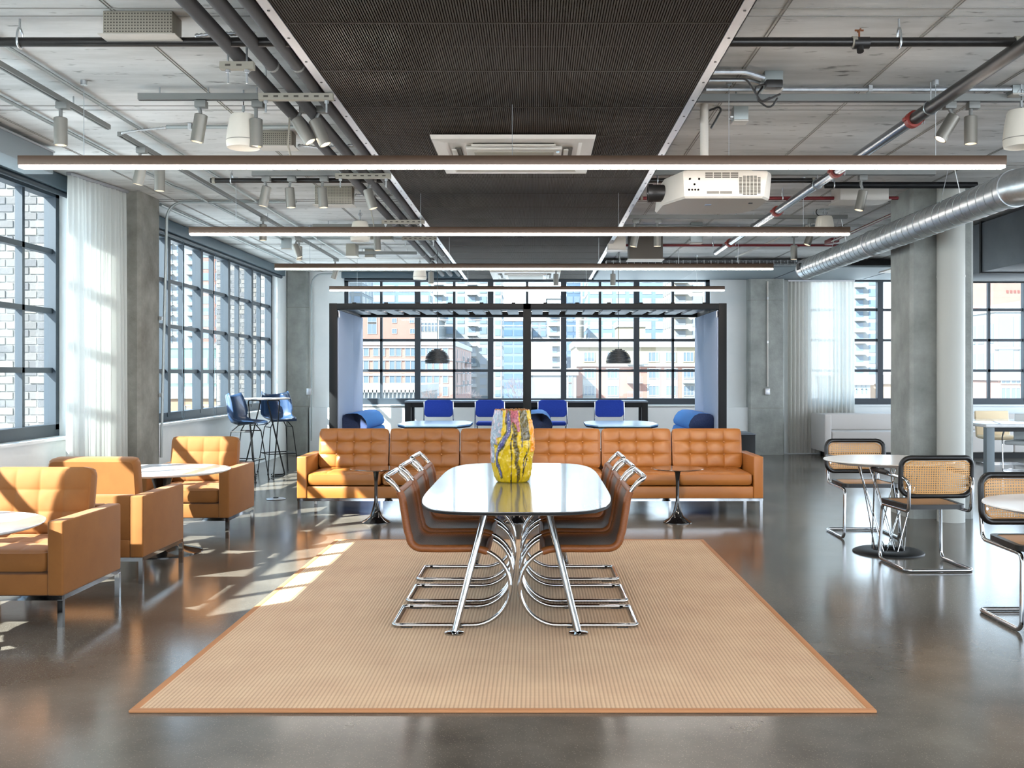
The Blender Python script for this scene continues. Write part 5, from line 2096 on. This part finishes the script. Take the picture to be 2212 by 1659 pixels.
# shell bar stools
def shell_stool(label, loc, rz):
    root = thing('shell_bar_stool', label, 'stool', loc, rz, 'blue shell bar stools')
    prof = [(.235, .742, .20, .004), (.225, .765, .205, .01), (.18, .770, .215, .02), (.10, .755, .225, .035), (.0, .742, .235, .05), (-.09, .742, .245, .075), (-.16, .765, .25, .10), (-.205, .83, .255, .115), (-.225, .92, .255, .12), (-.24, 1.02, .245, .115), (-.252, 1.10, .225, .10), (-.262, 1.125, .21, .095)]
    P = []
    N = 16
    for i, (x, z, w, c) in enumerate(prof):
        a = prof[max(0, i - 1)]
        b = prof[min(len(prof) - 1, i + 1)]
        tx, tz = b[0] - a[0], b[1] - a[1]
        l_ = math.hypot(tx, tz)
        nx, nz = tz / l_, -tx / l_
        row = []
        for j in range(N + 1):
            t = 2 * j / N - 1
            lift = c * abs(t) ** 2.6 * 1.3
            row.append((x + nx * lift, w * t * (1 - .06 * abs(t) ** 3), z + nz * lift))
        P.append(row)
    o = MB().grid(P).build('shell', M_shell, root, ang=180)
    md = o.modifiers.new('thickness', 'SOLIDIFY')
    md.thickness = .009
    bs = .007
    for s_ in (-1, 1):
        MB().tube(fillet([(s_ * .0 + .10, s_ * .10, .745, 0), (.15, s_ * .16, .66, .03), (.235, s_ * .225, .005, 0)]), bs, 8).build('leg', M_blackmat, root)
        MB().tube(fillet([(-.06, s_ * .10, .735, 0), (-.13, s_ * .16, .66, .03), (-.235, s_ * .225, .005, 0)]), bs, 8).build('leg', M_blackmat, root)
        MB().tube([(.15, s_ * .16, .66), (-.13, s_ * .16, .66)], bs, 8).build('side_wire', M_blackmat, root)
        MB().tube([(.20, s_ * .198, .28), (-.20, s_ * .198, .28)], bs, 8).build('foot_wire', M_blackmat, root)
        for xx in (.235, -.235):
            MB().lathe([(.015, 0), (.015, .008), (.008, .016)], 10, Matrix.Translation((xx, s_ * .225, 0))).build('glide', M_plast_d, root)
    for xx in (.20, -.20):
        MB().tube([(xx, -.198, .28), (xx, .198, .28)], bs, 8).build('foot_wire', M_blackmat, root)
    for xx in (.10, -.06):
        MB().tube([(xx, -.1, .742), (xx, .1, .742)], bs, 8).build('cross_wire', M_blackmat, root)
    return root


st0 = shell_stool('steel blue shell bar stool at left, seen from its side before the window', (-3.86, 13.55, 0), -.12)
copy_tree(st0, None, 'steel blue shell bar stool behind the bar table, its open side to the camera', (-3.72, 14.72, 0), -1.0)

# right end: bench along the window, marble table, pale chairs, black box
bn = thing('window_bench', 'long pale grey upholstered bench under the far right window', 'bench', (X(1790, 17.3), 17.12, 0))
LB = 4.6
MB().box((.05, .05, 0), (LB - .05, .85, .1)).build('plinth', M_blackmat, bn)
for k in range(3):
    a, b = k * LB / 3 + .005, (k + 1) * LB / 3 - .005
    MB().rbox((a, 0, .1), (b, .85, .455), .02, 3).build('seat_section', M_bench, bn)
    MB().rbox((a, .5, .45), (b, .80, .74), .03, 3).build('back_section', M_bench, bn)
MB().rbox((-.12, 0, .1), (0, .86, .74), .02, 3).build('end_panel', M_bench, bn)

mt = thing('marble_work_table', 'long white marble table with square grey legs at far right', 'table', (6.15, 13.9, 0))
MB().rbox((0, 0, .69), (2.8, 1.6, .735), .008).build('tabletop', M_marble, mt)
for x in (.02, 2.67):
    for y in (.03, 1.46):
        MB().rbox((x, y, 0), (x + .11, y + .11, .69), .006).build('leg', M_panelgrey, mt)
MB().box((.1, .06, .63), (2.7, .10, .69)).build('apron', M_blackmat, mt)

def flatbar_chair(label, loc, rz, m):
    root = thing('flat_bar_chair', label, 'chair', loc, rz)
    MB().rbox((-.26, -.25, .40), (.26, .26, .46), .02, 3).build('seat', m, root)
    q = MB().rbox((-.27, -.02, 0), (.27, .03, .42), .02, 3, M=Matrix.Translation((0, .26, .42)) @ Matrix.Rotation(-.15, 4, 'X'))
    q.build('backrest', m, root)
    for s_ in (-1, 1):
        x = s_ * .285
        pts = fillet([(x, .27, .62, 0), (x, -.1, .63, .05), (x, -.26, .52, .1), (x, -.22, .02, .05), (x, .22, .012, 0)])
        mb = MB()
        for a, b in zip(pts[:-1], pts[1:]):
            mb.bar(a, b, .01, .032) if abs((b - a).normalized().z) < .9 else mb.bar(a, b, .032, .01)
        mb.build('flat_bar', M_chrome, root)
    MB().box((-.285, .2, .003), (.285, .235, .018)).build('cross_bar', M_chrome, root)
    return root


flatbar_chair('pale grey leather chair on a flat steel bar frame under the marble table', (7.12, 14.72, 0), -.7, M_paleleather)
flatbar_chair('cream chair back showing over the marble table at the far side', (7.28, 15.95, 0), 0, mat('cream_leather', srgb(228, 208, 172), .6))
o = thing('black_cabinet', 'low black box beside the right side of the booth', 'cabinet', (X(1612, 14.4), 14.4, 0))
MB().rbox((-.22, 0, .0), (.13, .7, .56), .006).build('cabinet_body', M_blackmat, o)
MB().rbox((-.23, -.01, .56), (.14, .71, .575), .004).build('cabinet_top', M_ductgrey, o)

# ------------------------------------------------------------------ outside
GZ = -16.0
OUT_ALB = 0.26
_srgb = srgb


def srgb(r, g, b):
    return tuple(c * OUT_ALB for c in _srgb(r, g, b))
M_ground = mat('street_ground', (.50, .49, .47), .95, var=(.56, .55, .53), scale=.03)
struct(MB().box((-900, -300, GZ - 1), (900, 1500, GZ)).build('trim_3', M_ground))
M_win = mat('outside_window_glass', srgb(120, 140, 158), .25)
M_winframe = mat('outside_window_frame', srgb(196, 198, 196), .6)
M_rband = mat('red_brick_far', srgb(196, 146, 132), .95, var=srgb(204, 154, 138), scale=.4)
M_rbdark = mat('dark_red_brick_far', srgb(158, 92, 82), .95)
M_tan = mat('tan_brick_far', srgb(204, 188, 158), .95, var=srgb(210, 194, 164), scale=.4)
M_wht = mat('pale_concrete_far', srgb(182, 186, 186), .9)
M_ltblue = mat('pale_blue_glass_far', srgb(142, 166, 188), .3)
M_blueg = mat('blue_glass_far', srgb(112, 146, 182), .25)
M_greyf = mat('grey_facade_far', srgb(160, 164, 168), .9)
M_beige = mat('beige_facade_far', srgb(192, 184, 170), .9)
M_orange = mat('orange_brick_far', srgb(204, 168, 136), .95)
M_green = mat('green_glass_far', srgb(134, 172, 158), .4)


def win_mesh(w, h, panes=2):
    mb = MB()
    t = .12 * min(1, w)
    mb.m(0).box((-w / 2, -.10, 0), (w / 2, .02, t)).box((-w / 2, -.10, h - t), (w / 2, .02, h))
    mb.box((-w / 2, -.10, t), (-w / 2 + t, .02, h - t)).box((w / 2 - t, -.10, t), (w / 2, .02, h - t))
    for k in range(1, panes):
        x = -w / 2 + w * k / panes
        mb.box((x - t * .35, -.08, t), (x + t * .35, .02, h - t))
    mb.m(1).box((-w / 2 + t, -.03, t), (w / 2 - t, .0, h - t))
    return mb


def building(name, label, pa, pb, py_top, D, depth, wall, z0=GZ, cat='building'):
    """box building whose front spans image columns pa..pb at distance D"""
    x0, x1, zt = X(pa, D), X(pb, D), Z(py_top, D)
    root = thing(name, label, cat, ((x0 + x1) / 2, D, z0))
    w = (x1 - x0) / 2
    MB().box((-w, 0, 0), (w, depth, zt - z0)).build('walls', wall, root)
    MB().box((-w - .3, -.3, zt - z0 - .8), (w + .3, depth, zt - z0 + .3)).build('cornice', M_winframe if wall is not M_winframe else M_wht, root)
    return root, w, zt - z0


def place_windows(root, me, xs, zs, y=0.0, rot=0.0, xfix=None):
    for z in zs:
        for x in xs:
            if xfix is None:
                link('window', me, root, (x, y, z))
            else:
                link('window', me, root, (xfix, x, z), (0, 0, rot))


def tower(name, label, pa, pb, py_top, D, depth, wall, glass, floor_h, bay, frac=.6, sides=(1,), vert=False, balc=0):
    root, w, h = building(name, label, pa, pb, py_top, D, depth, wall)
    g = MB()
    lim = 0
    nf = int(h / floor_h)
    nb = max(1, int(2 * w / bay))
    b = 2 * w / nb
    for f in range(nf):
        z = f * floor_h
        if z + floor_h > h or z < 8:
            continue
        if vert:
            continue
        for k in range(nb):
            x = -w + k * b
            g.box((x + b * (1 - frac) / 2, -.12, z + floor_h * .22), (x + b * (1 + frac) / 2, .1, z + floor_h * .88))
    if vert:
        for k in range(nb):
            x = -w + k * b
            g.box((x + b * (1 - frac) / 2, -.15, 8), (x + b * (1 + frac) / 2, .1, h - 1.5))
    for s_ in sides:
        nb2 = max(1, int(depth / bay))
        b2 = depth / nb2
        for f in range(nf):
            z = f * floor_h
            if z + floor_h > h or z < 8:
                continue
            for k in range(nb2):
                y = k * b2
                xx = s_ * w
                g.box((xx - .12, y + b2 * (1 - frac) / 2, z + floor_h * .22), (xx + .12, y + b2 * (1 + frac) / 2, z + floor_h * .88))
    stuff(g.build('tower_windows', glass, root))
    if balc:
        m = MB()
        for f in range(nf):
            z = f * floor_h
            if z < 8:
                continue
            for k in range(0, nb, balc):
                x = -w + k * b
                m.box((x + b * .08, -1.6, z), (x + b * .92, 0, z + .2))
                m.box((x + b * .08, -1.6, z + .2), (x + b * .92, -1.5, z + 1.1))
        stuff(m.build('balcony_slabs', M_winframe, root))
    if vert:
        m = MB()
        for f in range(nf):
            m.box((-w - .2, -.25, f * floor_h), (w + .2, .1, f * floor_h + .5))
        stuff(m.build('floor_bands', wall, root))
    return root


# big red brick warehouse on the left of the far view
D = 215.0
rb, w, h = building('brick_warehouse', 'big pale red brick warehouse with rows of windows, left in the far window', 640, 978, 738, D, 62, M_rband)
me = win_mesh(1.25, 2.1, 1).mesh('window', [M_winframe, M_win])
fz = lambda py: Z(py, D) - GZ
xs = [X(px, D) - rb.location.x for px in (791, 812, 826, 847, 861, 881, 893, 914, 928, 943, 962)]
xs += [X(px, D) - rb.location.x for px in (755, 770)]
place_windows(rb, me, xs, [fz(y) for y in (770, 800, 828, 856, 884)], -.02)
mb = MB()
for y in (752, 779, 812):
    mb.box((-w - .2, -.25, fz(y)), (w + .2, .05, fz(y) + .35))
mb.build('stone_band', M_winframe, rb)
side = [6 + 7 * k for k in range(8)]
place_windows(rb, me, side, [fz(y) for y in (772, 800, 828, 856)], rot=PI / 2, xfix=w)
for z in (fz(778), fz(805), fz(833)):
    for y in (9, 23, 37):
        m = MB().box((w, y, z - .3), (w + 1.6, y + 5, z - .1))
        for k in range(9):
            m.box((w + 1.5, y + k * .6, z - .1), (w + 1.56, y + k * .6 + .08, z + .9))
        m.box((w + 1.48, y, z + .85), (w + 1.6, y + 5, z + .98))
        m.build('balcony', M_greyf, rb)
D = 282.0
rb2, w2, h2 = building('brick_block', 'taller plain pale red block with few windows behind the brick warehouse', 760, 900, 660, D, 12, M_rband)
me2 = win_mesh(1.4, 1.4, 2).mesh('window', [M_winframe, M_win])
for px, py in ((852, 721), (891, 721), (852, 698), (890, 698)):
    link('window', me2, rb2, (X(px, D) - rb2.location.x, -.02, Z(py, D) - GZ))
me3 = win_mesh(2.6, 3.4, 2).mesh('window', [M_winframe, M_win])
link('window', me3, rb2, (X(804, D) - rb2.location.x, -.02, Z(722, D) - GZ))
link('window', me3, rb2, (X(804, D) - rb2.location.x, -.02, Z(700, D) - GZ))
D = 308.0
pw, w, h = building('pale_office_block', 'pale stone office block with tall windows left of the towers', 905, 948, 684, D, 20, M_wht)
me4 = win_mesh(.7, 2.6, 1).mesh('window', [M_winframe, M_win])
place_windows(pw, me4, [-w + 1 + k * 1.05 for k in range(5)], [Z(716, D) - GZ], -.02)
# long low roof with skylights in front of the warehouse
D = 150.0
lr, w, h = building('low_roof_building', 'long low white roofed building before the brick warehouse', 690, 902, 836, D, 30, M_wht)
mb = MB()
for k in range(24):
    mb.box((-w + k * .6, -.3, h - 1.6), (-w + k * .6 + .15, 0, h - .4))
stuff(mb.build('railing', M_greyf, lr))

tower('residential_tower', 'white tower of small balconied windows behind the left booth bay', 935, 1056, 560, 330, 22, M_wht, M_ltblue, 3.3, 3.6, .62, (1,), balc=3)
tower('residential_tower', 'narrow white tower with blue windows right of the middle post of the left bay', 1066, 1084, 560, 320, 18, M_wht, M_ltblue, 3.2, 2.6, .6, (1,))
tower('glass_tower', 'blue glass tower in the gap left of the booth middle post', 1086, 1131, 690, 420, 20, M_ltblue, M_blueg, 3.6, 3.0, .82, (1,))
tower('office_tower', 'white gridded tower at the upper left corner of the far window', 700, 782, 540, 345, 24, M_wht, M_ltblue, 3.4, 3.0, .66, (1,))
tower('office_tower', 'pale blue banded office tower over the brick block', 783, 930, 560, 420, 24, M_ltblue, M_wht, 4.2, 12, .9, (1,))
tower('office_tower', 'pale grey slim tower right of the booth middle post', 1148, 1182, 690, 430, 24, M_greyf, M_ltblue, 3.6, 3.2, .6, (-1,))
tower('residential_tower', 'white tower with dark little balconies right of the middle post', 1182, 1210, 640, 330, 20, M_wht, M_ltblue, 3.3, 3.0, .5, (-1,), balc=1)
tower('glass_tower', 'tall blue glass tower at the middle of the right bay', 1224, 1254, 560, 380, 20, M_blueg, M_ltblue, 3.6, 2.4, .8, (-1,))
tower('glass_tower', 'wide pale glass tower behind the tan building in the right bay', 1270, 1440, 540, 350, 24, M_ltblue, M_wht, 4.0, 4.2, .7, (-1,))
tower('residential_tower', 'beige balconied tower at the right end of the far window', 1452, 1560, 580, 300, 22, M_beige, M_greyf, 3.4, 4.2, .6, (-1,), balc=2)
tower('glass_tower', 'very tall pale tower between blue glass ones, upper middle', 1255, 1290, 520, 440, 20, M_wht, M_ltblue, 3.6, 2.8, .6, (-1,))
D = 190.0
ck = thing('brick_chimney', 'tall pale brick chimney behind the tan building', 'chimney', (X(1262, D), D + 19, GZ))
MB().lathe([(.95, 0), (.80, Z(680, D) - GZ), (.9, Z(678, D) - GZ), (.9, Z(674, D) - GZ)], 16).build('shaft', M_beige, ck)
for k in range(14):
    zz = Z(735, D) - GZ + k * .36
    MB().lathe([(.86, zz), (.86, zz + .06)], 16).build('iron_band', M_greyf, ck)

D = 175.0
tb, w, h = building('apartment_building', 'tan and red brick apartment building in the right bay of the booth view', 1246, 1600, 737, D, 30, M_tan)
hz = lambda py: Z(py, D) - GZ
MB().box((-w - .05, -.35, 0), (w + .05, .1, hz(790))).build('red_base', M_rband, tb)
MB().box((-w - .3, -.7, hz(792)), (w + .3, .1, hz(786))).build('belt_course', M_winframe, tb)
MB().box((-w - .3, -.6, hz(750)), (w + .3, .1, hz(746))).build('belt_course', M_winframe, tb)
me5 = win_mesh(1.9, 1.75, 3).mesh('window', [M_winframe, M_win])
cols_ = [1273, 1323, 1412, 1449, 1487, 1530]
place_windows(tb, me5, [X(px, D) - tb.location.x for px in cols_], [hz(782)], -.02)
me6 = win_mesh(1.9, 1.8, 3).mesh('window', [M_winframe, M_win])
place_windows(tb, me6, [X(px, D) - tb.location.x for px in cols_], [hz(y) for y in (818, 855, 892)], -.42)
for px in cols_:
    x = X(px, D) - tb.location.x
    MB().box((x - 1.15, -.40, hz(868)), (x + 1.15, -.3, hz(795))).build('white_bay', M_winframe, tb)
for px, py in ((1370, 788), (1370, 828), (1370, 860), (1490, 828), (1490, 860)):
    x = X(px, D) - tb.location.x
    m = MB().box((x - 1.3, -1.6, hz(py)), (x + 1.3, -.3, hz(py) + .15))
    for k in range(12):
        m.box((x - 1.3 + k * .23, -1.6, hz(py) + .15), (x - 1.3 + k * .23 + .05, -1.55, hz(py) + 1.1))
    m.box((x - 1.3, -1.62, hz(py) + 1.05), (x + 1.3, -1.53, hz(py) + 1.15))
    m.build('balcony', M_greyf, tb)
tp, w, h = building('penthouse_block', 'plain tan rooftop block above the apartment building', 1335, 1394, 698, 206, 8, M_tan)
D = 165.0
gb, w, h = building('grey_brick_house', 'low grey brick gable building right of the booth middle post', 1142, 1245, 800, D, 16, M_greyf)
MB().box((-w, 2, h), (0, 12, h + Z(738, D) - Z(800, D))).build('gable_wall', M_beige, gb)
place_windows(gb, me4, [w - 2.2, w - 1.0], [Z(790 + 40, D) - GZ, Z(860, D) - GZ], -.02)

# through the far right window
tower('residential_tower', 'white tower with balconies behind the far right curtain edge', 1843, 1898, 560, 300, 20, M_wht, M_ltblue, 3.3, 3.2, .55, (-1,), balc=2)
D = 120.0
wb, w, h = building('white_low_building', 'low white building with dark lettering like openings by the right curtain', 1838, 1880, 817, D, 14, M_wht)
for px, wd in ((1852, .32), (1864, .36), (1873, .36)):
    x = X(px, D) - wb.location.x
    MB().box((x - wd * .5, -.06, Z(850, D) - GZ), (x - wd * .2, .02, Z(830, D) - GZ)).build('window', M_win, wb)
    MB().box((x - wd * .5, -.06, Z(832, D) - GZ), (x + wd * .4, .02, Z(830, D) - GZ)).build('window', M_win, wb)
    MB().box((x - wd * .5, -.06, Z(842, D) - GZ), (x + wd * .3, .02, Z(840, D) - GZ)).build('window', M_win, wb)
ob, w, h = building('orange_low_building', 'low orange brick building left of the big concrete column', 1880, 1990, 815, 124, 14, M_orange)
tower('office_tower', 'pale blue gridded office tower right of the big column', 2085, 2142, 620, 260, 20, M_wht, M_ltblue, 3.6, 2.6, .75, (-1,))
D = 190.0
rt, w, h = building('brick_tower_block', 'rose brick building with arched openings at upper far right', 2146, 2330, 560, 240, 16, M_rband)
for k in range(9):
    x = X(2176 + k * 8, 240) - rt.location.x
    MB().box((x - .25, -.1, Z(633, 240) - GZ), (x + .25, .02, Z(627, 240) - GZ)).build('corbel', M_rbdark, rt)
tower('glass_office', 'glass fronted office with slanted white roof at far right', 2150, 2330, 665, D, 16, M_wht, M_ltblue, 5.5, 3.4, .7, (-1,), vert=True)
D = 130.0
bl, w, h = building('brick_loft', 'low rose brick loft with big windows at the far right', 2156, 2330, 808, D, 14, M_rband)
place_windows(bl, win_mesh(1.3, 1.5, 2).mesh('window', [M_winframe, M_win]), [X(px, D) - bl.location.x for px in (2172, 2194, 2216, 2240)], [Z(830, D) - GZ, Z(862, D) - GZ], -.02)

# through the left windows
tower('residential_tower', 'tall white balconied tower through the left window behind the column', 300, 428, 300, 330, 22, M_wht, M_ltblue, 3.3, 3.6, .6, (1,), balc=2)
tower('brick_tower', 'tall salmon brick tower in the left window behind the column', 432, 485, 300, 300, 16, M_rband, M_ltblue, 3.4, 2.6, .5, (1,))
tower('residential_tower', 'grey tower with balconies near the far end of the left window', 490, 510, 420, 320, 16, M_greyf, M_ltblue, 3.3, 2.4, .6, (1,), balc=1)
tower('brick_tower', 'pale salmon tower at the far end of the left window', 511, 600, 430, 310, 18, M_rband, M_wht, 3.4, 3.0, .4, (1,))
tower('glass_office', 'pale green glass office low in the left window behind the column', 300, 486, 745, 240, 20, M_green, M_wht, 3.6, 3.0, .6, (1,))
D = 110.0
lb, w, h = building('brick_shed', 'low orange brick building at the foot of the left window view', 250, 560, 845, D, 16, M_orange)
place_windows(lb, me4, [-w + 1.5 + k * 1.9 for k in range(8)], [h - 4.2], -.02)
D = 60.0
wt, w, h = building('balcony_apartments', 'white apartment block with glass balconies outside the near left window', -420, 42, 250, D, 14, M_wht)
mb = MB()
for k in range(1, 16):
    z = k * 2.9
    if z > h - 2:
        break
    mb = MB().box((-w, -1.6, z), (w - .6, 0, z + .22))
    mb.build('balcony_slab', M_winframe, wt)
    MB().box((-w, -1.58, z + .22), (w - .6, -1.52, z + 1.2)).build('balcony_glass', M_ltblue, wt)
    for j in range(4):
        link('window', win_mesh(1.8, 2.1, 2).mesh('window', [M_winframe, M_win]), wt, (w - 2 - j * 2.6, -.02, z + .3))
# bare trees along the street
M_bark = mat('bare_tree_bark', srgb(150, 120, 112), .95)
def tree(label, x, y, ht, seed):
    rnd = random.Random(seed)
    root = thing('street_tree', label, 'tree', (x, y, GZ))
    mb = MB()
    def br(p, d, l, r, n):
        q = p + d * l
        mb.tube([p, q], [r, r * .6], 5)
        if n == 0:
            return
        for _ in range(3):
            v = (d + Vector((rnd.uniform(-.8, .8), rnd.uniform(-.8, .8), rnd.uniform(-.1, .5)))).normalized()
            br(q, v, l * .72, r * .6, n - 1)
    br(Vector((0, 0, ht * .3)), Vector((0, 0, 1)), ht * .25, .12, 5)
    stuff(mb.build('crown', M_bark, root))
    MB().tube([(0, 0, 0), (0, 0, ht * .32)], [.22, .14], 8).build('trunk', M_bark, root)


tree('bare street tree before the brick warehouse, left bay', X(965, 140), 140, 15.5, 1)
tree('bare street tree at the foot of the blue glass tower', X(1105, 200), 200, 16.5, 2)
tree('small bare street tree beside the blue glass tower', X(1122, 230), 230, 15.5, 3)
